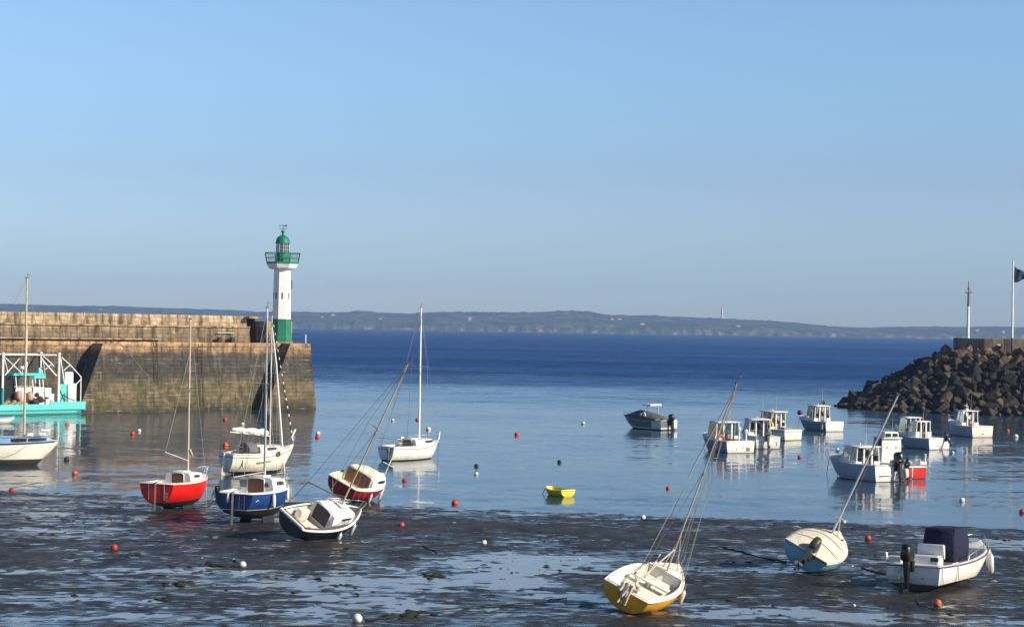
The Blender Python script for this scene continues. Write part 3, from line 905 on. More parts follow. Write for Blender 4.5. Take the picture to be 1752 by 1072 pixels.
# ------------------------------------------------------------------ motor boats
def motorboat(label, px, py, phi, L=5.2, B=2.15, fb=.72, top=None, wh=None, cuddy=True, ob='black', ob_y=-.35, name='motor_boat', rail=True, bot=None, decal=None, sc=.50, deckmat=None, obsc=1.0, wh2=None, rubber=None, stripe=None, side=None):
    r = empty(name, label, 'motor boat', GM)
    h = Hull(L, B, fb, .30, 'chine', tr=.90, sb=.42, ss=.02, rake=.17, full=2.5, sternrise=.25)
    h.build(r, top or WHITE, bot or ANTIF, rubber or GREYW, wl=.035, rail_r=.035)
    if side: h.band(r, 'topside_shade', side, 0, -.05, 0, .97, .007, False, abs_z=.045)  # greyer sides on a white hull: their shade is painted into the colour
    if stripe: h.band(r, 'hull_stripe', stripe, -.16, -.11, 0, .97)
    h.deck(r, deckmat or WHITE, sc, .22, IVORY, .86, .06)
    if cuddy:
        h.cabin(r, deckmat or WHITE, sc + .10, .88, .28, .72, None, front=.16, name='cuddy')
    if wh:
        x0, x1, w_, hh, kw = wh
        z0 = h.zs(.45) - .35
        o = wheelhouse(r, h.X(x0), h.X(x1), B / 2 * w_, z0, hh, **kw)
        antenna(r, V(h.X((x0 + x1) / 2), -B / 2 * w_ * .5, z0 + hh + .08), 1.5)
        nl = MB(); nl.lathe([(.05, 0), (.06, .05), (.05, .12), (.02, .15)], 8, M=Matrix.Translation((h.X((x0 + x1) / 2), 0, z0 + hh + .09))); nl.build('mast_light', GREYW, r)
    if ob:
        outboard(r, h.X(0) - .02, ob_y, fb - .02, radians(8) if ob != 'up' else radians(40), obsc, {'black': BLACKP, 'grey': GREYP, 'white': GREYW, 'up': BLACKP}[ob], GREYP)
    if rail: pulpit(r, h, .62, .42, .014)
    if decal:
        for (y, z, w_, hh) in decal:
            d = MB(); d.rbox((h.X(0) - .012, y, z), (.015, w_, hh), .006); d.build('transom_mark', MGREY, r)
    ml = MB(); bw = h.P3(1, 0, h.zs(1)); ml.tube([bw + V(-.1, 0, 0), bw + V(.15, .05, -h.zs(1) - .05)], .016, 5); ml.build('mooring_line', ROPE, r)
    place(r, h, px, py, phi)
    return r, h

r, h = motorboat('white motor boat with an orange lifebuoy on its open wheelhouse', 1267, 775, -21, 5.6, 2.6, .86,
    wh=(.36, .62, .80, 1.62, dict(lower=.40, panes=2)), ob=None, side=paint('slate_side_shade', (.24, .27, .32), .35), decal=[(-.2, .42, .04, .3), (-.32, .55, .2, .03), (.35, .30, .03, .2), (-.62, .3, .3, .28)])
lb = MB(); lb.tube([V(h.X(.36) - .08, .62 + .24 * cos(a), .98 + .24 * sin(a)) for a in [2 * pi * k / 14 for k in range(14)]], .075, 8, closed=True); lb.build('lifebuoy', ORANGE, r)
pp = MB(); pp.rbox((h.X(.20), -.15, .85), (.5, 1.1, .25), .08); pp.build('engine_box', paint('dark_green_cover', (.03, .06, .055), .7), r)
for y, hh_ in ((-.15, 1.15), (-.75, .95)):
    po = MB(); po.tube([V(h.X(.1), y, .6), V(h.X(.1), y, .6 + hh_)], .06, 7); po.lathe([(.03, .18), (.12, .12), (.15, 0), (.12, -.12), (.03, -.18)], 8, M=Matrix.Translation((h.X(.1), y, .62 + hh_))); po.build('net_post', WHITE, r)
r, h = motorboat('white motor boat with arched roof and grey outboard, middle of three rafted together', 1314, 768, -10, 5.4, 2.2, .92,
    wh=(.38, .66, .84, 1.55, dict(lower=.38, panes=2, over=.30)), ob='grey', ob_y=.10, obsc=1.15, rail=True, decal=[(.7, .55, .3, .03), (-.7, .4, .05, .3)])
cn = MB(); cn.rbox((h.X(.74), 0, h.zs(.7) + .42), (.9, 1.1, .7), .18); cn.build('bow_canopy', paint('purple_navy_canvas', (.06, .055, .10), .8), r)
ar = MB(); ar.tube([V(h.X(.44), .82 * cos(a), 1.75 + .42 * sin(a)) for a in [pi * k / 10 for k in range(11)]], .035, 6); ar.build('roof_arch', WHITE, r)
r, h = motorboat('motor boat with hard top and cream stern, farthest of three rafted together', 1357, 753, -34, 5.6, 2.2, .84,
    wh=(.32, .60, .78, 1.75, dict(lower=.32, panes=2, over=.32)), ob=None, stripe=MGREY, top=CREAM, rail=True)
bx = MB(); bx.rbox((h.X(.12), .2, .95), (.5, .9, .25), .05); bx.build('stern_box', MGREY, r)
fy = MB(); fy.lathe([(.02, .2), (.12, .12), (.14, 0), (.1, -.18)], 8, M=Matrix.Translation((h.X(.3), .85, 1.25))); fy.build('yellow_float', LEM, r)
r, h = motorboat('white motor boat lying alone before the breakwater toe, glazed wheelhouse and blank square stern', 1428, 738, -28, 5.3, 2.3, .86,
    wh=(.34, .60, .80, 1.70, dict(lower=.36, panes=3)), ob=None, side=paint('slate_side_shade', (.24, .27, .32), .35))
bo = MB(); bo.rbox((h.X(.98) - .1, .1, h.zs(.98) + .25), (.5, .35, .4), .12); bo.build('anchor_winch', BLACKP, r)
hull_fender(r, h, .06, 1, .55, .09, -.42)
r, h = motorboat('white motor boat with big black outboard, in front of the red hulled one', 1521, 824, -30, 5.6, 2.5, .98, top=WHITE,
    wh=(.34, .62, .78, 1.32, dict(lower=.34, panes=2, slant=.4)), ob='black', ob_y=-.55, obsc=1.35, side=paint('grey_side_shade', (.42, .44, .50), .35), deckmat=GREYW, decal=[(.45, .55, .25, .03)])
bb = MB(); bb.lathe([(.03, .16), (.12, .1), (.15, 0), (.12, -.1), (.03, -.16)], 10, M=Matrix.Translation((h.X(.70), .75, h.zs(.7) + .55))); bb.build('bow_fender', WHITE, r)
ln = MB(); ln.tube([V(h.X(.16), h.hb(.1) + .04, h.zs(.1) + .1), V(h.X(.08), h.hb(.1) + .06, .45), V(h.X(-.02), .7, .40), V(h.X(-.02), -.1, .42)], .03, 5); ln.build('stern_rope', GREYW, r)
wc = MB(); wc.rbox((h.X(.0) - .32, -.98, .55), (.5, .3, .55), .12); wc.build('motor_cover', WHITE, r)
r, h = motorboat('red hulled motor boat with tall white wheelhouse and small high windows', 1562, 819, -16, 5.4, 2.1, .72, top=RED,
    wh=(.52, .76, .70, 1.95, dict(lower=.74, panes=2, aft='solid', slant=.15, win=DGLASS)), ob='black', ob_y=.5, obsc=.9, cuddy=False, rubber=WHITE)
hx = h.X(.52); w_ = 2.15 / 2 * .70
hd = MB(); hd.rbox((hx + .45, 0, h.zs(.45) - .35 + 2.15), (.9, w_ * 1.35, .45), .08); hd.build('upper_cabin', WHITE, r)
for sg in (1, -1):
    g = MB(); g.box((hx - .012, sg * .24, h.zs(.45) - .35 + 2.16), (.02, .36, .24)); g.build('upper_window', DGLASS, r)
text(r, '5', V(hx - .02, .32, h.zs(.45) + .95), .24, TRANSOM, DGREY); text(r, '21', V(hx - .02, -.34, h.zs(.45) + .95), .22, TRANSOM, DGREY)
fh = MB(); fh.tube([V(h.X(.03), -.85, .9), V(h.X(.0), -.85, 1.55)], .08, 6); fh.rbox((h.X(.04), -.75, .98), (.3, .5, .25), .06); fh.build('stern_fender', WHITE, r)
nt_ = MB(); nt_.rbox((h.X(.25), .1, .92), (.9, 1.2, .3), .12); nt_.build('net_heap', paint('pinkish_net', (.50, .40, .36), .9, .6, 8), r)
st = MB(); st.box((h.X(0) - .012, .05, .45), (.014, .05, .7)); st.build('transom_stripe', CREAM, r)
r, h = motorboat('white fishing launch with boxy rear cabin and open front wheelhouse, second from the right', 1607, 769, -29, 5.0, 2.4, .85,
    wh=(.36, .56, .66, 1.55, dict(lower=.50, panes=2, aft='posts', over=.06)), ob='up', ob_y=-.65, obsc=.8, top=WHITE, side=paint('blue_grey_side_shade', (.30, .34, .42), .35), decal=[(0, .55, .5, .03), (.1, .3, .3, .05)])
wheelhouse(r, h.X(.60), h.X(.80), .85, h.zs(.6) - .1, 1.5, lower=.25, panes=1, name='front_wheelhouse')
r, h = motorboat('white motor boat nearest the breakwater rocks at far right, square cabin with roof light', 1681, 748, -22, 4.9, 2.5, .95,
    wh=(.36, .58, .70, 1.60, dict(lower=.38, panes=2, over=.22)), ob=None, decal=[(0, .55, .9, .02), (0, .32, .3, .08)], top=CREAM, side=paint('grey_side_shade', (.42, .44, .50), .35))
am = MB(); am.tube([V(h.X(.47), 0, 2.3), V(h.X(.47), 0, 2.9)], .03, 6); am.tube([V(h.X(.47), -.2, 2.6), V(h.X(.47), .25, 2.75)], .02, 5); am.rbox((h.X(.47), 0, 2.35), (.25, .3, .22), .05); am.build('radar_post', WHITE, r)

# --- grey covered cabin cruiser
r = empty('motor_boat', 'grey cabin cruiser under a dark cover with white radar arch, moored alone in open water', 'motor boat', 'motor boats that differ from the white ones')
h = Hull(5.6, 2.2, .85, .30, 'chine', tr=.92, sb=.35, rake=.2, full=2.2, sternrise=.25)
h.build(r, GREYW, ANTIF, GREYP, wl=.10)
h.band(r, 'dark_topside', paint('charcoal_stripe', (.13, .145, .165), .35), -.62, -.06, .14, .99, .010)
h.deck(r, GREYW, .5, .3)
cv = MB(); rg = []
for i in range(13):
    t_ = lerp(.12, .97, i / 12); hb_ = h.hb(t_) * .98; hh_ = .78 * (sin(pi * min(1, (t_ - .02) / .62 / 2 + .05))) ** 1.2 if t_ < .62 else .78 * max(.03, (1 - (t_ - .62) / .36)) ** 1.1
    rg.append([V(h.X(t_), hb_ * cos(a) ** 1 if True else 0, h.zs(t_) + hh_ * sin(a) ** .8) for a in [pi * k / 10 for k in range(11)]])
rg = [[V(p.x, p.y, p.z + .03 * noise.noise(p * 3)) for p in q] for q in rg]
cv.loft(rg, False); cv.add(rg[0], [tuple(range(11))]); cv.build('canvas_cover', GREYF, r)
ar = MB(); ar.tube([V(h.X(.40), .95, h.zs(.4)), V(h.X(.36), .85, 1.9), V(h.X(.34), .6, 2.15), V(h.X(.34), -.6, 2.15), V(h.X(.36), -.85, 1.9), V(h.X(.40), -.95, h.zs(.4))], .045, 6); ar.build('radar_arch', GREYW, r)
ar = MB(); ar.rbox((h.X(.36), 0, 2.22), (1.0, 1.5, .16), .05); ar.build('hard_top', WHITE, r)
lb = MB(); lb.tube([V(h.X(.40) + .30 * cos(a), h.hb(.4) * .80 + .05, 1.32 + .22 * sin(a)) for a in [2 * pi * k / 14 for k in range(14)]], .05, 6, closed=True); lb.build('porthole_ring', WHITE, r)
outboard(r, h.X(0) - .05, -.15, .75, radians(6), 1.15, BLACKP)
sw = MB(); sw.rbox((h.X(0) - .12, -.75, .55), (.25, .45, .8), .08); sw.build('stern_step', WHITE, r)
pulpit(r, h, .70, .3, .014)
place(r, h, 1143, 736, -42)

# --- white open boat with navy console cover
r = empty('motor_boat', 'white open boat on the mud with a tall navy canvas console cover and black outboard', 'motor boat', 'motor boats that differ from the white ones')
h = Hull(5.7, 2.05, .54, .36, 'chine', tr=.95, sb=.42, rake=.12, full=3.2, sternrise=.15)
h.build(r, WHITE, GREYB, GREYP, wl=.0, rail_r=.028)
h.deck(r, WHITE, .80, .16, WHITE, .88, .04, aft=.10)
cs = MB(); cs.rbox((h.X(.42), .0, .62), (.55, .95, .95), .06); cs.build('helm_console', WHITE, r)
nv = MB(); rg = []
for (z, a, b_, w_) in ((.55, .36, .56, .56), (.9, .345, .575, .60), (1.25, .36, .57, .59), (1.60, .385, .56, .57), (1.66, .39, .555, .56), (1.69, .41, .54, .50)):
    xa, xb = h.X(a), h.X(b_); k = .05
    rg.append([V(xa + k, w_, z), V(xb - k, w_, z), V(xb, w_ - k, z), V(xb, -w_ + k, z), V(xb - k, -w_, z), V(xa + k, -w_, z), V(xa, -w_ + k, z), V(xa, w_ - k, z)])
rg = [[V(p.x + .025 * noise.noise(p * 2.5), p.y + .03 * noise.noise(p * 2.5 + V(5, 0, 0)), p.z) for p in q] for q in rg]
nv.loft(rg, True, False, True); nv.build('console_cover', NAVYF, r)
se = MB(); se.rbox((h.X(.26), .15, .50), (.45, 1.0, .62), .08); se.build('seat_box', WHITE, r)
sb_ = MB(); sb_.rbox((h.X(.315), .15, .92), (.12, 1.0, .50), .10); sb_.build('seat_back', WHITE, r)
ok = MB(); ok.box((h.X(.262), -.2, .70), (.48, .28, .14)); ok.build('seat_hatch', NAVYD, r)
outboard(r, h.X(0) - .03, .08, .66, radians(4), 1.10, BLACKP, None)
sp = MB(); sp.box((h.X(0) - .22, .78, .20), (.42, .75, .05)); sp.build('swim_step', GREYW, r)
bt = MB(); bt.rbox((h.X(.03), .72, .78), (.22, .55, .22), .06); bt.rbox((h.X(0) + .06, 1.0, .85), (.1, .1, .32), .03); bt.build('stern_cushion', WHITE, r)
tm = MB(); tm.box((h.X(0) - .012, .55, .45), (.014, .28, .24)); tm.build('transom_label', GREYW, r)
gr = MB()
for sg in (1, -1):
    gr.tube([h.P3(q, sg * h.hb(q) * .9, h.zs(q) + z) for q, z in ((.42, 0), (.44, .22), (.55, .28), (.70, .32), (.84, .34), (.95, .30))], .016, 5)
    for q, z in ((.55, .28), (.70, .32), (.84, .34)): gr.tube([h.P3(q, sg * h.hb(q) * .9, h.zs(q)), h.P3(q, sg * h.hb(q) * .9, h.zs(q) + z)], .014, 5)
gr.build('grab_rail', STEEL, r)
for q in (.80, .90): hull_fender(r, h, q, -1, .70, .10, -.45)
for q in (.03, .24): 
    fd = MB(); p = h.P3(q, -h.side(q, .3) - .02, .30); fd.tube([h.P3(q, -h.hb(q) - .02, h.zs(q)), p + V(0, -.03, 0), p + V(.03, -.02, -.26)], .022, 5); fd.build('side_rope', IVORY, r)
text(r, 'M', V(h.X(0) - .012, -.35, .16), .10, TRANSOM, DGREY)
place(r, h, 1562, 1012, 38, -2, trim=0, ground=True)

# --- yellow dinghy afloat
r = empty('dinghy', 'small lemon yellow rowing dinghy afloat near the mud edge', 'dinghy')
h = Hull(2.0, 1.15, .31, .12, tr=.80, sb=.12, full=2.2)
h.build(r, LEM, LEM, LEM, wl=.0, rail_r=.04)
h.deck(r, LEM, .88, .10, LEM, .84, .02, aft=.05)
th = MB(); th.box((h.X(.4), 0, .26), (.2, .85, .03)); th.build('thwart', LEM, r)
oa = MB(); oa.rbox((h.X(.55), -.1, .22), (.5, .5, .10), .04); oa.build('floor_bundle', paint('olive_bundle', (.10, .10, .02), .8), r)
ln = MB(); ln.tube([h.P3(1, 0, .45), h.P3(1, 0, .2) + V(.3, .1, -.1), h.P3(1, 0, 0) + V(.7, .1, -.2)], .02, 5); ln.build('painter', ROPE, r)
place(r, h, 972, 850, -34)

# --- small white tender, left edge
r = empty('dinghy', 'small white tender with pale blue edge, at the left edge below the turquoise barge', 'dinghy')
h = Hull(3.2, 1.3, .42, .12, tr=.8, sb=.14)
h.build(r, WHITE, WHITE, BLUESTRIPE, wl=0, rail_r=.04)
h.deck(r, WHITE, .55, .12)
place(r, h, -40, 724, 70)

# ------------------------------------------------------------------ turquoise fishing barge
a0 = at(-150, 714); a1 = at(147, 707.5)
dirv = (a1 - a0); Lb = dirv.length; ang = atan2(dirv.y, dirv.x)
r = empty('fishing_barge', 'turquoise flat shellfish barge with white gantry frame under the quay wall', 'barge')
r.matrix_world = Matrix.Translation(a1) @ Matrix.Rotation(ang, 4, 'Z')
W = 4.6
hm = MB()
def barge_sec(x, k):
    return [V(x, -.0, -.3), V(x, -.05, .35), V(x, -.12, .42), V(x, -.12, .50), V(x, -.02, .52), V(x, 0, 1.0), V(x, .12, 1.02), V(x, .12, .80), V(x, W - .12, .80), V(x, W - .12, 1.02), V(x, W, 1.0), V(x, W + .1, .5), V(x, W, -.3)]
xs = [-Lb, -4, -1.2, -.5, -.12, .0]
rg = []
for x, k in zip(xs, (1, 1, 1, 1, 1, .96)):
    sec = barge_sec(x, k)
    rg.append([V(p.x + (.0 if p.z > .4 else (-.9 if x > -.2 else 0)), W / 2 + (p.y - W / 2) * k, p.z) for p in sec])
hm.loft(rg, True, True, True, 0, False)
hm.build('hull', TURQ, r)
bw = MB(); bw.box((-1.9, .06, 1.10), (3.8, .10, .24)); bw.box((-.05, W / 2, 1.10), (.10, W - .2, .24)); bw.build('bulwark', TURQ, r)
ru = MB(); ru.box((-Lb / 2, -.10, .46), (Lb - .1, .12, .10)); ru.box((-Lb / 2, -.10, .12), (Lb - 1.4, .12, .06)); ru.build('rubbing_strake', TURQD, r)
dk = MB(); dk.box((-Lb / 2 - 1, W / 2, .84), (Lb - 2.4, W - .5, .06)); dk.build('deck', DGREY, r)
# local x for a pixel column on the barge's near side
def bx_(px):
    lo_, hi_ = -Lb, 1.0
    Mw = Matrix.Translation(a1) @ Matrix.Rotation(ang, 4, 'Z')
    for _ in range(40):
        m_ = (lo_ + hi_) / 2
        if project(Mw @ V(m_, .3, 1.0))[0] < px: lo_ = m_
        else: hi_ = m_
    return (lo_ + hi_) / 2
xL, xR = bx_(4), bx_(100)
GZ = 5.75
for (x, nm) in ((xL, 'gantry_post'), (xR, 'gantry_post')):
    for y in (.35, W - .4):
        g = MB(); g.tube([V(x, y, .85), V(x, y, GZ)], .13 if y < 1 else .09, 8); g.tube([V(x, y, GZ), V(x, y, GZ + .18)], .16, 8); g.build(nm, [WHITE], r)
gb = MB()
for y in (.35, W - .4): gb.tube([V(xL, y, GZ - .05), V(xR - .3, y, GZ - .05)], .085, 7)
for x in (xL, xR - .3): gb.tube([V(x, .35, GZ - .1), V(x, W - .4, GZ - .1)], .07, 7)
gb.build('gantry_beam', GREYW, r)
br = MB()
def P_(px, z, y=.35): return V(bx_(px), y, z)
for (pa, za, pb, zb, rr) in ((7, 5.5, 38, 3.9, .05), (32, 5.35, 8, 3.8, .055), (70, 5.3, 96, 3.7, .08), (7, 5.3, 13, 4.0, .04)):
    br = MB(); br.tube([P_(pa, za), P_(pb, zb)], rr, 6); br.build('gantry_brace', WHITE, r)
sr = MB()
for y in (.35, W - .4):
    sr.tube([P_(104, 5.5, y), P_(119, 4.75, y), P_(138, 3.6, y), P_(138, .95, y)], .055, 6)
    sr.tube([P_(119, 4.75, y), P_(108, 4.2, y)], .045, 6); sr.tube([P_(137, 3.3, y), P_(129, 2.8, y)], .045, 6)
    sr.tube([P_(103, 5.3, y), P_(110, 2.9, y)], .05, 6)
sr.build('bow_frame', WHITE, r)
# wheelhouse
xa, xb = bx_(31), bx_(79)
wh = MB(); wh.box(((xa + bx_(59)) / 2, 1.7, 1.75), (bx_(59) - xa, 1.6, 1.7), 1); wh.box(((bx_(60) + xb) / 2, 1.6, 1.75), (xb - bx_(60), 1.8, 1.72))
for px_ in (32, 60, 72, 78):
    wh.tube([V(bx_(px_), .82, 2.5), V(bx_(px_) - .1, .9, 3.75)], .06, 6); wh.tube([V(bx_(px_), 2.5, 2.5), V(bx_(px_) - .1, 2.45, 3.75)], .06, 6)
who = wh.build('wheelhouse', [WHITE, GREYW], r)
g = MB(); g.box(((xa + xb) / 2, 2.45, 3.1), (xb - xa - .2, .03, 1.1)); g.build('wheelhouse_window', GLASS, who)
rf = MB(); rf.box(((xa + xb) / 2 - .2, 1.6, 3.85), (xb - xa + .5, 2.1, .22), taper=.86); rf.build('wheelhouse_roof', TURQ, who)
vz = MB(); vz.box((bx_(70), .62, 3.62), (bx_(80) - bx_(60), .06, .3)); vz.build('roof_visor', TURQ, who)
rd = MB(); rd.lathe([(.02, .0), (.06, 0), (.06, .35), (.32, .36), (.32, .62), (.2, .68)], 10, M=Matrix.Translation((bx_(46), 1.4, 3.95))); rd.build('radar_dome', WHITE, who)
am = MB(); am.tube([V(bx_(53), 1.4, 3.95), V(bx_(53), 1.4, 8.2)], .05, 6); am.box((bx_(53), 1.4, 5.2), (.4, .06, .06)); am.rbox((bx_(53), 1.4, 4.75), (.2, .2, .5), .03); am.build('signal_mast', GREYW, who)
cr = MB(); cr.rbox((bx_(74), 1.2, 4.2), (.5, .6, .55), .08); cr.build('roof_float', paint('pale_blue_float', (.30, .58, .62), .5), who)
# winch house and tanks at the right end
bxm = MB(); bxm.rbox(((bx_(112) + bx_(127)) / 2, 1.0, 3.0), (bx_(127) - bx_(112), 1.0, 2.1), .12); bxm.build('fish_tank', WHITE, r)
bxm = MB(); bxm.rbox(((bx_(116) + bx_(131)) / 2, .75, 1.95), (bx_(131) - bx_(116), .9, 2.0), .10); bxm.build('white_locker', WHITE, r)
bxm = MB(); bxm.box(((bx_(101) + bx_(114)) / 2, .6, 1.9), (bx_(114) - bx_(101), .5, 2.0)); bxm.build('winch_housing', TURQ, r)
bxm = MB(); bxm.tube([V(bx_(102), .3, 2.4), V(bx_(107), .28, 1.7), V(bx_(113), .28, 1.0)], .035, 5); bxm.tube([V(bx_(103), .3, 1.2), V(bx_(108), .28, 1.9), V(bx_(118), .28, 1.5), V(bx_(128), .25, 1.3)], .03, 5); bxm.tube([V(bx_(106), .28, 1.5), V(bx_(110), .27, 2.0), V(bx_(112), .27, 1.1)], .03, 5); bxm.build('hoses', DGREY, r)
bxm = MB()
for (p0, w_, z0, hh_) in ((84, .7, 2.1, .9), (90, .6, 1.5, .9), (87, .8, 1.1, .7)): bxm.rbox((bx_(p0), .9, z0), (w_, .7, hh_), .08)
bxm.build('white_crates', WHITE, r)
for (px_, z_, y_, rr) in ((34, 1.85, .55, .30), (53, 1.75, .55, .30), (38, 1.1, .6, .28)):
    f_ = MB(); f_.lathe([(.05, rr * 1.6), (rr * .7, rr * 1.2), (rr, .2), (rr, -.3), (rr * .7, -rr * 1.2), (.05, -rr * 1.5)], 10, M=Matrix.Translation((bx_(px_), y_, z_))); f_.build('float', PEACH, r)
nh = MB()
rnd = random.Random(11)
for (p0, p1, hmax, cnt) in ((58, 76, 1.0, 16), (8, 30, .5, 22)):
    for i in range(cnt):
        x = lerp(bx_(p0), bx_(p1), rnd.random()); nh.lathe([(.02, -.2), (.3, -.1), (.34, .1), (.2, .3), (.02, .36)], 7, M=Matrix.Translation((x, rnd.uniform(.4, 1.2), .95 + hmax * rnd.random() * (1 - abs((x - bx_((p0 + p1) / 2)) / (bx_(p1) - bx_(p0)) * 2) * .8))) @ Matrix.Rotation(rnd.uniform(-1, 1), 4, 'X'))
nh.build('net_pile', paint('dark_net', (.045, .04, .036), .95, .4, 6), r)
nh = MB(); nh.add([V(bx_(8), 1.2, 1.0), V(bx_(30), 1.2, 1.0), V(bx_(27), 1.3, 3.2), V(bx_(20), 1.35, 3.9), V(bx_(9), 1.2, 4.1)], [(0, 1, 2, 3, 4)])
nh.loft([[V(bx_(p), 1.15 + .12 * sin(p), z) for p in (7, 10, 13, 16, 19, 22, 25, 28, 30)] for z in (1.0, 2.0, 3.0)], False); nh.build('hanging_net', paint('green_black_net', (.012, .022, .022), .95, .3, 6), r)
tp = MB(); tp.tube([V(bx_(3), .2, .9), V(bx_(3), .2, 2.6)], .16, 7); tp.build('hauler_post', TURQD, r)
sk = MB()
for i in range(9): sk.lathe([(.02, -.15), (.24, -.08), (.26, .06), (.02, .18)], 7, M=Matrix.Translation((lerp(bx_(6), bx_(36), i / 8), .35, 1.0 + .12 * (i % 3))))
sk.build('oyster_sacks', paint('oyster_sack', (.36, .30, .16), .95, .6, 9), r)

# ------------------------------------------------------------------ pier
O = at(543, 697.5); Pq = at(150, 704)
ex = Vector((O.x - Pq.x, O.y - Pq.y, 0)).normalized()
PM = Matrix.Translation(Vector((O.x, O.y, 0))) @ Matrix.Rotation(atan2(ex.y, ex.x), 4, 'Z')
PMI = PM.inverted()

def plx(px, ly=0.0, z=7.0):
    """local x on the pier for a photo column, on the plane y = ly"""
    lo_, hi_ = -120.0, 20.0
    for _ in range(50):
        m_ = (lo_ + hi_) / 2
        if project(PM @ V(m_, ly, z))[0] < px: lo_ = m_
        else: hi_ = m_
    return (lo_ + hi_) / 2

def stone(name, zones, bw=1.5, bh=.42, mortar=(.06, .05, .04), bumpd=.06, streaks=True, blotch=.5, weed=True):
    """coursed stone in local x/z, toned by tide level"""
    m, nt, b = new_mat(name)
    co = objco(nt)
    sep = N(nt, 'ShaderNodeSeparateXYZ'); nt.links.new(co, sep.inputs[0])
    xy = math_n(nt, 'ADD', sep.outputs[0], math_n(nt, 'MULTIPLY', sep.outputs[1], .73))
    cmb = N(nt, 'ShaderNodeCombineXYZ'); nt.links.new(xy, cmb.inputs[0]); nt.links.new(sep.outputs[2], cmb.inputs[1])
    wn = noise_n(nt, co, 1.1, 3)
    wob = N(nt, 'ShaderNodeVectorMath', operation='SCALE'); nt.links.new(wn.outputs[1], wob.inputs[0]); wob.inputs[3].default_value = .34
    ad = N(nt, 'ShaderNodeVectorMath', operation='ADD'); nt.links.new(cmb.outputs[0], ad.inputs[0]); nt.links.new(wob.outputs[0], ad.inputs[1])
    br_ = N(nt, 'ShaderNodeTexBrick')
    nt.links.new(ad.outputs[0], br_.inputs['Vector'])
    br_.inputs['Scale'].default_value = 1; br_.inputs['Brick Width'].default_value = bw; br_.inputs['Row Height'].default_value = bh
    br_.inputs['Mortar Size'].default_value = .028; br_.inputs['Mortar Smooth'].default_value = .5; br_.inputs['Bias'].default_value = 0
    br_.inputs['Color1'].default_value = (.50, .49, .47, 1); br_.inputs['Color2'].default_value = (1.35, 1.33, 1.28, 1)
    br_.inputs['Mortar'].default_value = (.58, .56, .53, 1)
    # tide zones
    nz = noise_n(nt, mapping(nt, co, (.25, .25, .6)), 1.0, 4, .6)
    zz = math_n(nt, 'ADD', sep.outputs[2], math_n(nt, 'MULTIPLY', math_n(nt, 'SUBTRACT', nz.outputs[0], .5), 2.0))
    zf = math_n(nt, 'DIVIDE', zz, 10.0, True)
    base = ramp(nt, zf, zones)
    n2 = noise_n(nt, mapping(nt, co, (.8, .8, .8)), 1.6, 6, .68)
    base = mix_c(nt, 1.0, base, ramp(nt, n2.outputs[0], [(.25, 1 - blotch), (.75, 1 + blotch)]), 'MULTIPLY')
    base = mix_c(nt, .42, base, br_.outputs[0], 'MULTIPLY')
    if streaks:
        n3 = noise_n(nt, mapping(nt, co, (1.6, 1.6, .16)), 1.2, 4, .62)
        base = mix_c(nt, ramp(nt, n3.outputs[0], [(.48, 0), (.66, .85)]), base, (.035, .028, .020))
        n4 = noise_n(nt, mapping(nt, co, (2.2, 2.2, .22), (9, 3, 1)), 1.3, 4, .6)
        base = mix_c(nt, ramp(nt, n4.outputs[0], [(.58, 0), (.76, .55)]), base, (.34, .27, .17))
    if weed:
        n5 = noise_n(nt, mapping(nt, co, (.5, .5, .4), (3, 0, 4)), 1.0, 4, .6)
        low = ramp(nt, zf, [(.05, 1), (.38, .6), (.48, 0)])
        base = mix_c(nt, math_n(nt, 'MULTIPLY', low, ramp(nt, n5.outputs[0], [(.46, 0), (.66, .7)])), base, (.060, .062, .018))
    # pale mineral lines and lichen flecks
    n6 = noise_n(nt, mapping(nt, co, (.45, .45, 6.0), (5, 1, 0)), .9, 3, .6)
    base = mix_c(nt, ramp(nt, n6.outputs[0], [(.645, 0), (.71, .65)]), base, (.40, .35, .27))
    nt.links.new(base, b.inputs['Base Color'])
    b.inputs['Roughness'].default_value = .88
    hgt = math_n(nt, 'ADD', math_n(nt, 'MULTIPLY', br_.outputs[1], -.7), math_n(nt, 'MULTIPLY', n2.outputs[0], 1.2))
    bump(nt, b, hgt, .9, bumpd)
    return m

WALLM = stone('quay_stone', [(0.0, (.030, .024, .013)), (.04, (.085, .066, .036)), (.16, (.165, .128, .072)), (.29, (.135, .108, .066)), (.37, (.056, .051, .045)), (.57, (.064, .057, .049)), (.60, (.19, .125, .075)), (.64, (.39, .245, .13)), (.74, (.41, .265, .145))], 1.25, .40, blotch=.7)
PARM = stone('parapet_stone', [(.70, (.17, .125, .08)), (.82, (.25, .19, .12)), (.86, (.40, .30, .19)), (.97, (.47, .355, .23))], .95, .42, weed=False, blotch=.6)
CAPM = stone('coping_stone', [(0, (.38, .26, .15)), (1, (.42, .29, .17))], 1.8, .6, weed=False, blotch=.5)
CONC = stone('weathered_concrete', [(0, (.20, .155, .105)), (.75, (.26, .20, .135)), (1, (.30, .24, .17))], 6, 3, weed=False, blotch=.4)

pier = empty('harbour_pier', 'long stone pier with sloping buttress and parapet wall, dark tide stains on its face', 'pier', M=PM)

def rough_grid(fn, nu, nv, amp, seed=0, sc=.9):
    """a grid of points, knocked about a little so that long edges are not ruled"""
    rows = []
    for i in range(nu + 1):
        row = []
        for j in range(nv + 1):
            p = fn(i / nu, j / nv)
            q = PM @ p
            row.append(p + Vector((noise.noise(q * sc + V(seed, 0, 0)), noise.noise(q * sc + V(0, seed + 9, 0)), noise.noise(q * sc + V(0, 0, seed + 4)) * .6)) * amp)
        rows.append(row)
    return rows

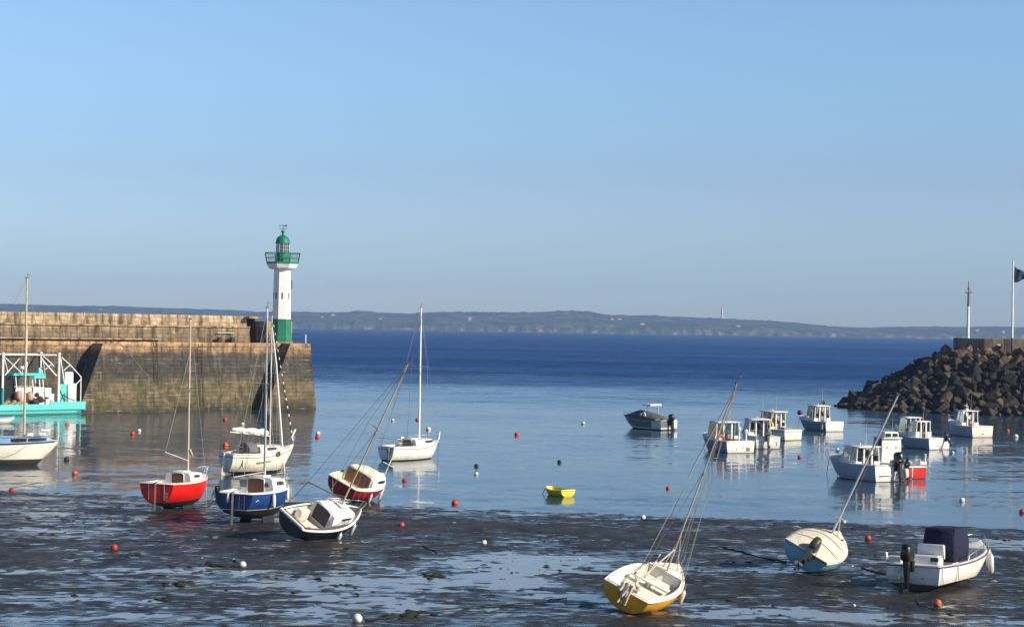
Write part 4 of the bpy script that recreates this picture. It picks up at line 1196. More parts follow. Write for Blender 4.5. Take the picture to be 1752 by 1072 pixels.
XE = plx(530, .7); XL = -75.0
ZT = 7.0
def wall_fn(u, v):
    x = lerp(XL, XE - .6, u)
    return V(x, lerp(-.25, .7, v), lerp(-1.2, ZT - .45, v))
m = MB(); m.loft(rough_grid(wall_fn, 170, 16, .07), False)
# right end face and quay top
m.loft(rough_grid(lambda u, v: V(XE - .6, lerp(-.25, 8.0, u) + .7 * v * (1 - u), lerp(-1.2, ZT - .02, v)), 16, 14, .06, 3), False)
m.add([V(XL, .62, ZT - .04), V(XE - .6, .62, ZT - .04), V(XE - .6, 8, ZT - .04), V(XL, 8, ZT - .04)], [(0, 1, 2, 3)])
m.build('quay_wall', WALLM, pier)
# coping course
m = MB(); m.loft(rough_grid(lambda u, v: V(lerp(XL, XE - .7, u), (.60, .58, .62, 1.5)[min(3, int(round(v * 3)))], (ZT - .48, ZT - .03, ZT, ZT)[min(3, int(round(v * 3)))]), 150, 3, .045, 6, 1.4), False)
m.build('coping', WALLM, pier)
# buttress
def frustum(name, xb0, xb1, xt0, xt1, yb, yt, z0, z1, mat, amp=.06, yback_b=.2, yback_t=.9, yright=None):
    m = MB()
    m.loft(rough_grid(lambda u, v: V(lerp(lerp(xb0, xt0, v), lerp(xb1, xt1, v), u), lerp(yb, yt, v), lerp(z0, z1, v)), 24, 18, amp, 8), False)
    m.loft(rough_grid(lambda u, v: V(lerp(xb0, xt0, v), lerp(lerp(yback_b, yback_t, v), lerp(yb, yt, v), u), lerp(z0, z1, v)), 8, 18, amp, 8), False)
    m.loft(rough_grid(lambda u, v: V(lerp(xb1, xt1, v), lerp(yright or lerp(yback_b, yback_t, v), lerp(yb, yt, v), u), lerp(z0, z1, v)), 8, 18, amp, 8), False)
    m.add([V(xt0, yt, z1), V(xt1, yt, z1), V(xt1, yright or yback_t, z1), V(xt0, yright or yback_t, z1)], [(0, 1, 2, 3)])
    return m.build(name, mat, pier)
BX = lambda px, z, y: plx(px, y, z)
frustum('buttress', BX(126, 0, -3.6), BX(318, 0, -3.4), BX(176, 6.8, -1.9), BX(206, 6.8, -1.9), -3.6, -1.9, -1.2, 6.8, WALLM)
ed = MB(); ed.tube([V(lerp(BX(206, 6.8, -1.9), BX(318, 0, -3.4), u), lerp(-1.9, -3.6, u), lerp(6.8, -1.0, u)) for u in [k / 14 for k in range(9)]], .045, 6); ed.build('buttress_edge', CONC, pier)
frustum('end_bastion', BX(446, 0, -2.6), BX(543, 0, -2.6), BX(497, 6.97, -1.3), BX(531, 6.97, -1.3), -2.6, -1.3, -1.2, 6.97, WALLM, yright=8.0)
# parapet: lower and upper tier, ending at the lighthouse recess
XP = BX(428, 8.5, 4.2); XP2 = BX(447, 8.5, 4.2)
def tier(name, x0, x1, y0, y1, z0, z1, seed, batter=.1):
    m = MB()
    n = max(6, int((x1 - x0) / .5))
    m.loft(rough_grid(lambda u, v: V(lerp(x0, x1, u), lerp(y0, y0 + batter, v), lerp(z0, z1, v)), n, 5, .06, seed, 1.2), False)
    m.loft(rough_grid(lambda u, v: V(lerp(x0, x1, u), lerp(y0 + batter, y1, v), z1), n, 3, .06, seed, 1.2), False)
    for x in (x0, x1): m.add([V(x, y0, z0), V(x, y0 + batter, z1), V(x, y1, z1), V(x, y1, z0)], [(0, 1, 2, 3)])
    m.add([V(x0, y1, z0), V(x1, y1, z0), V(x1, y1, z1), V(x0, y1, z1)], [(0, 1, 2, 3)])
    return m.build(name, PARM, pier)
tier('parapet_base', XL, XP, 4.2, 7.6, ZT - .05, 8.55, 2)
tier('parapet_top', XL, XP + .02, 5.0, 7.2, 8.50, 9.84, 5, .18)
tier('parapet_end', XP2 + .15, BX(502, 8.5, 5.4), 5.6, 7.4, ZT - .05, 9.30, 7)
m = MB()
m.loft(rough_grid(lambda u, v: V(lerp(XL, XP, u), (4.1, 4.06, 4.1, 4.6)[int(round(v * 3))], (8.55, 8.62, 8.72, 8.72)[int(round(v * 3))]), 120, 3, .03, 12, 1.2), False)
m.build('parapet_ledge', CAPM, pier)
m = MB(); m.box((lerp(XL, BX(275, 7.2, 3.9), .5), 3.9, 7.24), (BX(275, 7.2, 3.9) - XL, .25, .12)); m.build('walkway_kerb', CAPM, pier)
# near-black panel painted as the shade in the recess between parapet and tower
m = MB(); m.box(((XP + XP2) / 2 + .1, 6.6, 8.35), (XP2 - XP + .6, .3, 2.75)); m.build('recess_shade_panel', paint('recess_shade', (.030, .026, .022), .8, .4), pier)
m = MB(); m.box(((XP + XP2) / 2 - .1, 5.2, 9.70), (XP2 - XP + .2, 2.2, .22)); m.build('recess_lintel', WALLM, pier)
for px_ in (376, 398):
    m = MB(); m.rbox((BX(px_, 7.3, 3.6), 3.6, 7.28), (.5, .4, .55), .08); m.build('bollard', paint('rusty_iron', (.05, .035, .025), .8), pier)
m = MB(); m.tube([V(BX(372, 8.2, 4.0), 4.0, 8.0), V(BX(400, 8.2, 4.0), 4.0, 8.0)], .05, 5); m.build('pipe', GREYW, pier)
# ladder rungs down the wall near the middle
for px_ in (345, 268):
    m = MB(); x = BX(px_, 4, .2)
    for sx in (-.2, .2): m.tube([V(x + sx, -.22, .4), V(x + sx, .56, 6.9)], .024, 5)
    for k in range(18):
        zz = .6 + k * .35; y = lerp(-.22, .56, (zz - .4) / 6.5); m.tube([V(x - .2, y, zz), V(x + .2, y, zz)], .018, 4)
    m.build('wall_ladder', paint('ladder_rust', (.07, .05, .035), .85, .5), pier)
# railing on the pier end
m = MB()
rp = [V(BX(500, 7.5, 5), 5, 0), V(XE - .5, 5, 0), V(XE - .35, 2.2, 0)]
for a, b_ in zip(rp[:-1], rp[1:]):
    for k in range(4):
        p = a.lerp(b_, k / 3); m.tube([p + V(0, 0, 6.95), p + V(0, 0, 7.95)], .025, 5)
    for z in (7.45, 7.95): m.tube([a + V(0, 0, z), b_ + V(0, 0, z)], .022, 5)
m.build('end_railing', DGREY, pier)
m = MB(); m.tube([V(BX(523, 7.5, 1.3), 1.3, 6.95), V(BX(523, 7.5, 1.3), 1.3, 7.95)], .06, 6); m.build('end_post', CREAM, pier)

# ------------------------------------------------------------------ lighthouse
LC = PM @ V(BX(481, 7.0, 3.0), 3.0, 6.98)
def z_at(py):   # height for a photo row at the tower's distance
    return at_d(481, py, LC.y).z
def rad(npx): return npx * 1.06 / 2 / F * LC.y
LWHITE = paint('lighthouse_white', (.88, .87, .84), .6, .16, 1.2)
LGREEN = paint('lighthouse_green', (.008, .185, .105), .5, .45, 1.5, gcol=(.05, .10, .06))
lh = empty('lighthouse', 'white octagonal lighthouse with green base, gallery and dome on the pier end', 'lighthouse')
lh.matrix_world = Matrix.Translation(LC) @ Matrix.Rotation(radians(22.5 + 10), 4, 'Z')
zz = lambda py: z_at(py) - LC.z
def octo(m, prof, mi=0, n=8): return m.lathe(prof, n, mi, sm=False)
k8 = 1 / cos(pi / 8) * .985
m = MB(); octo(m, [(rad(35) * k8, -.1), (rad(34.5) * k8, zz(578)), (rad(33) * k8, zz(574)), (rad(31) * k8, zz(546)), (rad(29) * k8, zz(545.5))]); m.build('green_base', LGREEN, lh)
m = MB(); octo(m, [(rad(37) * k8, -.05), (rad(37) * k8, .12), (rad(35) * k8, .16)]); m.build('plinth', CAPM, lh)
m = MB(); octo(m, [(rad(29) * k8, zz(546)), (rad(26.5) * k8, zz(462)), (rad(28) * k8, zz(460)), (rad(28) * k8, zz(458.5))]); sh = m.build('shaft', LWHITE, lh)
m = MB(); octo(m, [(rad(28) * k8, zz(460.5)), (rad(41) * k8, zz(459.5)), (rad(44) * k8, zz(458)), (rad(49.5) * k8, zz(452)), (rad(49.5) * k8, zz(451))]); m.build('cornice', LWHITE, lh)
m = MB(); octo(m, [(rad(52) * k8, zz(451)), (rad(52) * k8, zz(448.5)), (rad(50) * k8, zz(448.3))]); m.build('gallery_floor', LGREEN, lh)
m = MB()
R0, R1 = rad(50) * k8, rad(56.5) * k8; zf0, zf1 = zz(449), zz(433)
for lev, rr in ((.0, .05), (.5, .025), (1.0, .04)):
    m.tube([V(lerp(R0, R1, lev) * cos(2 * pi * k / 8), lerp(R0, R1, lev) * sin(2 * pi * k / 8), lerp(zf0, zf1, lev)) for k in range(8)], rr, 5, closed=True)
for k in range(8):
    for j in range(4):
        a, b_ = 2 * pi * k / 8, 2 * pi * (k + 1) / 8
        p0 = V(cos(a), sin(a), 0).lerp(V(cos(b_), sin(b_), 0), j / 4)
        m.tube([p0 * R0 + V(0, 0, zf0), p0 * R1 + V(0, 0, zf1)], .05 if j == 0 else .022, 5)
m.lathe([(R0 * .98, zf0), (R0 * 1.01, zf0 + .30)], 8, sm=False) if False else None
m.build('gallery_railing', LGREEN, lh)
m = MB(); m.lathe([(rad(23), zz(449)), (rad(23), zz(433)), (rad(24.5), zz(432.5)), (rad(24.5), zz(431.5))], 16, sm=False); m.build('lantern_base', LGREEN, lh)
m = MB(); m.lathe([(rad(20.5), zz(432)), (rad(20.5), zz(416))], 16, sm=False)
lan = m.build('lantern_glass', GLASS, lh)
m = MB()
for k in range(10):
    a = 2 * pi * k / 10; m.tube([V(rad(21.2) * cos(a), rad(21.2) * sin(a), zz(432)), V(rad(21.2) * cos(a), rad(21.2) * sin(a), zz(416))], .028, 5)
for py in (427, 421): m.tube([V(rad(21.2) * cos(2 * pi * k / 16), rad(21.2) * sin(2 * pi * k / 16), zz(py)) for k in range(16)], .02, 5, closed=True)
m.build('lantern_bars', GREYW, lan)
m = MB(); m.lathe([(.1, zz(432)), (.36, zz(429)), (.40, zz(424)), (.36, zz(419)), (.1, zz(417))], 12); m.build('lens', GREYW, lan)
m = MB(); m.lathe([(rad(23.5), zz(416.5)), (rad(24), zz(415)), (rad(23), zz(414)), (rad(21.5), zz(410)), (rad(18), zz(406.5)), (rad(12), zz(403.8)), (rad(6), zz(402.3)), (rad(4), zz(401)), (rad(4), zz(398)), (rad(6.5), zz(397)), (rad(6), zz(395)), (rad(2.5), zz(394)), (rad(1.5), zz(392))], 20); m.build('dome', LGREEN, lh)
m = MB(); m.tube([V(0, 0, zz(393)), V(0, 0, zz(384))], .03, 5)
Rv = Matrix.Rotation(radians(-32), 4, 'Z')
m.tube([Rv @ V(-.40, 0, zz(391)), Rv @ V(.40, 0, zz(391))], .022, 4); m.tube([Rv @ V(0, -.40, zz(391)), Rv @ V(0, .40, zz(391))], .022, 4)
m.tube([Rv @ V(-.38, .0, zz(386)), Rv @ V(.38, 0, zz(386))], .02, 4)
m.box((.28, 0, zz(386)), (.26, .03, .20), M=Rv); m.add([Rv @ V(-.48, 0, zz(386)), Rv @ V(-.32, 0, zz(385)), Rv @ V(-.32, 0, zz(387)), Rv @ V(-.32, .03, zz(386))], [(0, 1, 2), (0, 3, 1), (0, 2, 3), (1, 3, 2)])
m.build('weather_vane', DGREY, lh)
for k in range(8):
    a = 2 * pi * (k + .5) / 8
    m = MB(); rr = rad(27.9) * .99
    m.box((rr, 0, zz(506)), (.05, .14, .70), M=Matrix.Rotation(a, 4, 'Z'), taper=1); m.build('slit_window', paint('slit_shadow_grey', (.10, .10, .10), .7), sh)
m = MB(); m.box((rad(31), 0, zz(487)), (.10, .10, .9), M=Matrix.Rotation(radians(-22.5 - 10), 4, 'Z')); m.tube([V(rad(27), 0, zz(480)), V(rad(31), 0, zz(480))], .03, 4, M=Matrix.Rotation(radians(-32.5), 4, 'Z')); m.build('side_lamp', DGREY, sh)
m = MB(); m.box((rad(31) * .985, 0, zz(566)), (.07, .75, .06), M=Matrix.Rotation(radians(-112.5 + 22.5 * 1), 4, 'Z')); m.build('base_moulding', LGREEN, lh)

# ------------------------------------------------------------------ breakwater
BC = Vector((58.4, 215.5, 0)); BR, BT, BH = 18.0, 4.2, 7.1
def mound_pt(s, v):
    """s runs round the head (0..1) then along the front slope; v from the foot to the crest"""
    return None
def rock_material(name, cols, seed=0):
    m, nt, b = new_mat(name)
    oi = N(nt, 'ShaderNodeObjectInfo')
    co = objco(nt)
    c = ramp(nt, oi.outputs['Random'], cols)
    n1 = noise_n(nt, co, 1.7, 5, .65)
    c = mix_c(nt, 1.0, c, ramp(nt, n1.outputs[0], [(.25, .55), (.75, 1.35)]), 'MULTIPLY')
    n2 = noise_n(nt, mapping(nt, co, (1, 1, 1), (seed, 3, 1)), 3.5, 4, .7)
    c = mix_c(nt, ramp(nt, n2.outputs[0], [(.62, 0), (.72, .5)]), c, (.05, .045, .03))
    nt.links.new(c, b.inputs['Base Color'])
    b.inputs['Roughness'].default_value = .9
    bump(nt, b, n1.outputs[0], 1.0, .30)
    return m
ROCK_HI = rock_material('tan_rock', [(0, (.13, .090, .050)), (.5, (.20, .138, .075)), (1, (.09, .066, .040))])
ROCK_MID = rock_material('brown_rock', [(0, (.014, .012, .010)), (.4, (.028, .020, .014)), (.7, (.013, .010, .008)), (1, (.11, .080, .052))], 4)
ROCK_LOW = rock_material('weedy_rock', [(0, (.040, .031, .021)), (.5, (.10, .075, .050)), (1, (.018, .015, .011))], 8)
COREM = rock_material('dark_core', [(0, (.020, .017, .014)), (1, (.026, .022, .018))])
# core
m = MB(); rows = []
NV = 16
path = []
for k in range(33): 
    a = radians(lerp(95, 270, k / 32)); path.append((Vector((cos(a), sin(a), 0)), BC))
for k in range(1, 26): path.append((Vector((0, -1, 0)), BC + Vector((k * 2.0, -k * .25, 0))))
for (d, c0) in path:
    row = []
    for j in range(NV + 1):
        v = j / NV
        rr = lerp(BR + 1.5, BT, v)
        p = c0 + d * rr + Vector((0, 0, lerp(-1.4, BH - .2, v)))
        n_ = noise.noise(p * .7) * .5 + noise.noise(p * 1.9) * .3
        row.append(p + (d + Vector((0, 0, 1.6))).normalized() * (n_ - 1.0))
    row.append(c0 + Vector((0, 0, BH - .3)))
    rows.append(row)
m.loft(rows, False, sm=False)
core = m.build('rubble_core', COREM)
tag(core, 'dark rubble filling of the rock breakwater between its boulders', 'rubble', kind='stuff')
# boulders
rm = []
for i in range(16):
    rnd = random.Random(100 + i)
    bm = bmesh.new()
    ax, ay, az = rnd.uniform(.62, .95), rnd.uniform(.48, .70), rnd.uniform(.36, .56)
    for sx in (-1, 1):
        for sy in (-1, 1):
            for sz in (-1, 1):
                if rnd.random() < .16: continue
                bm.verts.new((sx * ax * rnd.uniform(.62, 1.05), sy * ay * rnd.uniform(.62, 1.05), sz * az * rnd.uniform(.65, 1.05)))
    for k in range(6):
        d = Vector((rnd.gauss(0, 1), rnd.gauss(0, 1), rnd.gauss(0, 1))).normalized()
        bm.verts.new((d.x * ax * 1.12, d.y * ay * 1.12, d.z * az * 1.12))
    bmesh.ops.convex_hull(bm, input=bm.verts)
    for v_ in [v_ for v_ in bm.verts if not v_.link_faces]: bm.verts.remove(v_)
    bmesh.ops.bevel(bm, geom=list(bm.edges), offset=.05, segments=2, affect='EDGES')
    me = bpy.data.meshes.new('boulder'); bm.to_mesh(me); bm.free()
    rm.append(me)
RG = 'boulders of the breakwater'
meshes = {}
for key, mt in (('hi', ROCK_HI), ('mid', ROCK_MID), ('low', ROCK_LOW)):
    meshes[key] = []
    for me in rm:
        q = me.copy(); q.materials.append(mt); meshes[key].append(q)
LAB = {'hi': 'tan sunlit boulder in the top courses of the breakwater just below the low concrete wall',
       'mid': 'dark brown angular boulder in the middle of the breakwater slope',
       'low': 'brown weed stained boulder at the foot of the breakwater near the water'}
rnd = random.Random(5)
cand = []
# dart throwing over the seen face: nose sector and front slope
tries = 0; pts = []
while tries < 14000 and len(pts) < 640:
    tries += 1
    v = rnd.random()
    rr = lerp(BR, BT + .2, v)
    u = rnd.uniform(0, 1)
    arc = radians(100) * lerp(BR, BT, v) 
    front = 15.0
    q = rnd.uniform(0, arc + front)
    if q < arc:
        a = radians(270) - q / max(1, lerp(BR, BT, v)); d = Vector((cos(a), sin(a), 0)); p = BC + d * rr
    else:
        d = Vector((0, -1, 0)); k = (q - arc); p = BC + Vector((k, -k * .125, 0)) + d * rr
    p.z = lerp(-.25, BH - .05, v)
    pr_ = project(p)
    if pr_[0] > 1790: continue
    mind = .84
    if all((p - o_[0]).length > mind for o_ in pts): pts.append((p, d, v))
pts.sort(key=lambda t_: t_[0].y)
extra = pts[300:]; pts = pts[:300]
rn2 = random.Random(77)
for _ in range(260):
    # the same breakwater carries on beyond the picture's right edge
    v = rn2.random(); k = rn2.uniform(2, 48); d = Vector((0, -1, 0)); p = BC + Vector((k, -k * .125, 0)) + d * lerp(BR, BT + .2, v); p.z = lerp(-.25, BH - .05, v)
    if project(p)[0] > 1800: extra.append((p, d, v))
def rock_xform(p, d, rnd, s=1.0):
    R = Matrix.Rotation(rnd.uniform(0, 2 * pi), 4, 'Z') @ Matrix.Rotation(rnd.uniform(-.9, .9), 4, 'X') @ Matrix.Rotation(rnd.uniform(-.9, .9), 4, 'Y')
    k = s * (rnd.uniform(.45, .85) if rnd.random() < .74 else rnd.uniform(.9, 1.4))
    return Matrix.Translation(p + d * .10 + Vector((0, 0, .12))) @ R @ Matrix.Scale(k, 4)
for (p, d, v) in pts:
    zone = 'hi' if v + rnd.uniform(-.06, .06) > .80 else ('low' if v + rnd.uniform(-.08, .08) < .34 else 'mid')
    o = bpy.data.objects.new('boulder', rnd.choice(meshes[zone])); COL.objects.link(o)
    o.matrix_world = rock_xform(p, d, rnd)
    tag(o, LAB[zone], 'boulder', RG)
if extra:
    m = MB()
    for (p, d, v) in extra:
        M_ = rock_xform(p, d, rnd, .95); me = rnd.choice(rm)
        m.add([vv.co for vv in me.vertices], [tuple(f.vertices) for f in me.polygons], 0, False, M_)
    o = m.build('rubble_stones', ROCK_MID); tag(o, 'remaining small boulders packed between the larger ones of the breakwater', 'rubble', kind='stuff')

# capping wall round the head
wl = []
CW = 4.0
for k in range(13):
    a = radians(lerp(150, 270, k / 12)); wl.append(BC + Vector((cos(a), sin(a), 0)) * CW)
for k in range(1, 16): wl.append(BC + Vector((k * 2.4, -CW - k * .3, 0)))
m = MB(); rg = []
for i, p in enumerate(wl):
    d = (wl[min(i + 1, len(wl) - 1)] - wl[max(i - 1, 0)]).normalized(); n_ = Vector((-d.y, d.x, 0))
    if n_.dot(p - BC) < 0: n_ = -n_
    w1 = .04 * noise.noise(p * .8)
    rg.append([p + n_ * .0 + Vector((0, 0, 6.4)), p + n_ * (w1) + Vector((0, 0, 8.62)), p - n_ * .05 + Vector((0, 0, 8.66 + w1)), p - n_ * .6 + Vector((0, 0, 8.66)), p - n_ * .6 + Vector((0, 0, 6.4))])
m.loft(rg, False, True, True, 0, False)
o = m.build('breakwater_wall', CONC); tag(o, 'low brown concrete wall curving round the top of the rock breakwater', 'wall')
wi = Matrix.Identity(4)
pan = empty('wall_lamp', 'small white lamp fitting on a bracket at the breakwater wall face', 'lamp')
pp = at_d(1711, 590, 211.0); pan.location = pp
m = MB(); m.box((.15, .15, -.15), (.22, .5, .55)); m.build('bracket', DGREY, pan)
m = MB(); m.rbox((-.14, .05, .0), (.5, .3, .22), .06); m.build('lamp_head', WHITE, pan)

# masts on the breakwater
def pole_at(px, py0, py1, Y):
    a = at_d(px, py0, Y); b_ = at_d(px, py1, Y); return a, b_.z - a.z
a, hh = pole_at(1656, 582, 480, 213.5)
r = empty('signal_mast', 'slim signal mast with crossarm, white below and rusty above, behind the breakwater wall', 'mast'); r.location = a
hl = hh
m = MB(); m.tube([V(0, 0, -.6), V(0, 0, hl * .57)], .20, 8, r1=.15); m.build('pole', WHITE, r)
m = MB(); m.tube([V(0, 0, hl * .57), V(0, 0, hl * .80)], .16, 7, r1=.12); m.tube([V(0, 0, hl * .80), V(0, 0, hl)], .07, 6, r1=.05)
m.build('topmast', paint('rusty_pole', (.17, .11, .10), .7, .4), r)
m = MB(); m.tube([V(-.45, 0, hl * .80), V(.45, 0, hl * .80)], .05, 5); m.tube([V(-.3, 0, hl * .80), V(0, 0, hl * .9)], .03, 4); m.tube([V(.3, 0, hl * .80), V(0, 0, hl * .9)], .03, 4); m.build('crossarm', paint('rusty_pole', (.17, .11, .10)), r)
a, hh = pole_at(1731.5, 596, 449, 209.3)
r = empty('flagpole', 'tall white flagpole with a drooping dark flag at the breakwater wall', 'flagpole'); r.location = a
m = MB(); m.tube([V(0, 0, 1.2), V(0, 0, hh)], .14, 8, r1=.085); m.lathe([(.02, hh - .05), (.12, hh), (.10, hh + .12), (.02, hh + .18)], 8); m.build('pole', WHITE, r)
m = MB(); m.tube([V(0, 0, -.3), V(0, 0, 1.25)], .17, 8); m.build('pole_socket', DGREY, r)
m = MB(); rg = []
for i in range(10):
    u = i / 9
    rg.append([V(.10 + u * 1.30 + .05 * sin(w_ * 7), .16 * sin(u * 8 + w_ * 2) * (.3 + u), hh - .35 - w_ * lerp(2.0, .8, u) - u * .85 - .10 * sin(u * 5)) for w_ in [j / 8 for j in range(9)]])
m.loft(rg, False); m.build('flag', FLAGF, r)

# ------------------------------------------------------------------ ground: mud, puddle sheet, sea
def world_el(px, py, rx, ry):
    """a patch seen at a pixel with pixel radii -> world ellipse"""
    c = at_mud(px, py); a = at_mud(px + rx, py); b_ = at_mud(px, py - ry)
    return (c.x, c.y, abs(a.x - c.x), abs(b_.y - c.y))
WET = [world_el(*e) + (k,) for e, k in (
    ((880, 968, 190, 16), 1.2), ((900, 1000, 60, 22), 1.1), ((980, 952, 130, 7), 1.0), ((1000, 1020, 50, 12), 1.2), ((700, 1000, 180, 24), .62), ((760, 1030, 160, 12), .5),
    ((120, 977, 210, 5), 1.1), ((90, 1020, 90, 10), 1.1), ((20, 1062, 60, 14), 1.2), ((250, 1056, 160, 10), .7), ((340, 975, 190, 4), .8), ((60, 905, 120, 4), .8),
    ((1330, 1048, 240, 9), 1.2), ((1620, 1060, 120, 8), .7), ((1720, 930, 90, 10), .9), ((1640, 920, 120, 5), .5), ((1380, 960, 70, 12), .5), ((1490, 950, 60, 8), .3), ((1440, 995, 90, 6), .5), ((520, 880, 120, 3), .7), ((150, 880, 160, 4), .5),
    ((1210, 945, 130, 3), .5), ((560, 1000, 150, 12), .45), ((1240, 985, 80, 4), .3))]
DRY = [world_el(*e) + (k,) for e, k in (
    ((960, 905, 300, 12), .6), ((1090, 990, 170, 9), .9), ((700, 905, 180, 14), .4), ((430, 935, 200, 14), .5), ((1200, 910, 200, 14), .5), ((1100, 1062, 150, 9), .4), ((1200, 1010, 160, 10), .5), ((230, 940, 120, 10), .3), ((770, 945, 170, 8), .5), ((1500, 1010, 130, 10), .2))]
def field(x, y):
    s = 0.0
    for (cx, cy, rx, ry, k) in WET:
        d = ((x - cx) / rx) ** 2 + ((y - cy) / ry) ** 2
        if d < 6: s -= k * math.exp(-d * .9)
    for (cx, cy, rx, ry, k) in DRY:
        d = ((x - cx) / rx) ** 2 + ((y - cy) / ry) ** 2
        if d < 6: s += k * math.exp(-d * .9)
    return s
def frange(a, b_, st):
    out = []
    while a < b_: out.append(a); a += st
    return out
gx = frange(-160, -40, 6) + frange(-40, -34, 1) + frange(-34, 34, .15) + frange(34, 40, 1) + frange(40, 166, 6)
gy = frange(10, 46, 4) + frange(46, 51, .5) + frange(51, 101, .17) + frange(101, 131, 2)
MV, MF, MW = [], [], []
for y in gy:
    for x in gx:
        bz = mud_base(x, y)
        q = V(x, y * .62, 0)
        n_ = .30 * noise.noise(V(x * .09, y * .11, 3.1)) + .34 * noise.noise(V(x * .26, y * .42, 7.7)) + .46 * noise.noise(V(x * .60, y * 1.15, 1.3)) + .46 * noise.noise(V(x * 1.3, y * 2.5, 9.3))
        sh = shore_y(x) - y
        h_ = n_ * 1.15 + .47 + .60 * field(x, y)
        h_ = max(-1.2, min(1.2, h_))
        fine = .018 * noise.noise(V(x * 3.2, y * 3.0, 2)) + .010 * noise.noise(V(x * 2.1, y * 2.1, 5))
        if sh > -1: z = bz + h_ * .034 + fine
        else: z = bz + h_ * .030
        MV.append((x, y, z)); MW.append(max(0.0, min(1.0, 1 - (z - bz) / .030)))
nx = len(gx)
for j in range(len(gy) - 1):
    for i in range(nx - 1):
        a = j * nx + i; MF.append((a, a + 1, a + nx + 1, a + nx))
def mud_material():
    m, nt, b = new_mat('wet_mud')
    co = worldco(nt)
    n1 = noise_n(nt, mapping(nt, co, (.5, .35, 1)), 1.0, 5, .62)
    n2 = noise_n(nt, mapping(nt, co, (1.0, .55, 1)), 9.0, 6, .78)
    n3 = noise_n(nt, mapping(nt, co, (1.1, .6, 1)), 1.0, 4, .6)
    c = ramp(nt, n1.outputs[0], [(.28, (.017, .0178, .0180)), (.5, (.036, .0365, .0360)), (.74, (.064, .062, .058))])
    c = mix_c(nt, 1.0, c, ramp(nt, n2.outputs[0], [(.34, .35), (.5, 1.0), (.66, 1.9)]), 'MULTIPLY')
    wa = N(nt, 'ShaderNodeAttribute'); wa.attribute_name = 'wetness'
    wet = wa.outputs['Fac']
    c = mix_c(nt, 1.0, c, ramp(nt, wet, [(.2, 1.0), (1.0, .62)]), 'MULTIPLY')
    nt.links.new(c, b.inputs['Base Color'])
    # films of water in the small hollows left between the ripples
    n5 = noise_n(nt, mapping(nt, co, (1.5, 6.5, 1), (2, 5, 0)), 1.0, 4, .62)
    n6 = noise_n(nt, mapping(nt, co, (.16, .30, 1), (7, 1, 0)), 1.0, 3, .6)
    film = math_n(nt, 'ADD', n5.outputs[0], math_n(nt, 'ADD', math_n(nt, 'MULTIPLY', wet, .16), math_n(nt, 'MULTIPLY', math_n(nt, 'SUBTRACT', n6.outputs[0], .5), .35)))
    film = ramp(nt, film, [(.615, 0), (.685, 1)])
    rr = math_n(nt, 'SUBTRACT', ramp(nt, n3.outputs[0], [(.35, .42), (.52, .58), (.70, .80)]), math_n(nt, 'MULTIPLY', wet, .20))
    rr = math_n(nt, 'MULTIPLY', rr, math_n(nt, 'SUBTRACT', 1.0, math_n(nt, 'MULTIPLY', film, .82)))
    nt.links.new(rr, b.inputs['Roughness'])
    b.inputs['IOR'].default_value = 1.36
    b.inputs['Specular IOR Level'].default_value = .5
    nt.links.new(math_n(nt, 'ADD', math_n(nt, 'MULTIPLY', film, .55), .22), b.inputs['Specular IOR Level'])
    hh = math_n(nt, 'ADD', math_n(nt, 'MULTIPLY', n2.outputs[0], .5), n1.outputs[0])
    bn = N(nt, 'ShaderNodeBump'); bn.inputs['Distance'].default_value = .06
    nt.links.new(hh, bn.inputs['Height'])
    nt.links.new(math_n(nt, 'MULTIPLY', math_n(nt, 'SUBTRACT', 1.0, film), .8), bn.inputs['Strength'])
    nt.links.new(bn.outputs[0], b.inputs['Normal'])
    return m
me = bpy.data.meshes.new('mud_flat'); me.from_pydata(MV, [], MF); at_ = me.attributes.new('wetness', 'FLOAT', 'POINT'); at_.data.foreach_set('value', MW); me.materials.append(mud_material())
me.polygons.foreach_set('use_smooth', [True] * len(MF)); me.update()
mud = bpy.data.objects.new('mud_ground', me); COL.objects.link(mud); tag(mud, 'dark wet tidal mud sloping down to the water', 'ground', kind='structure')

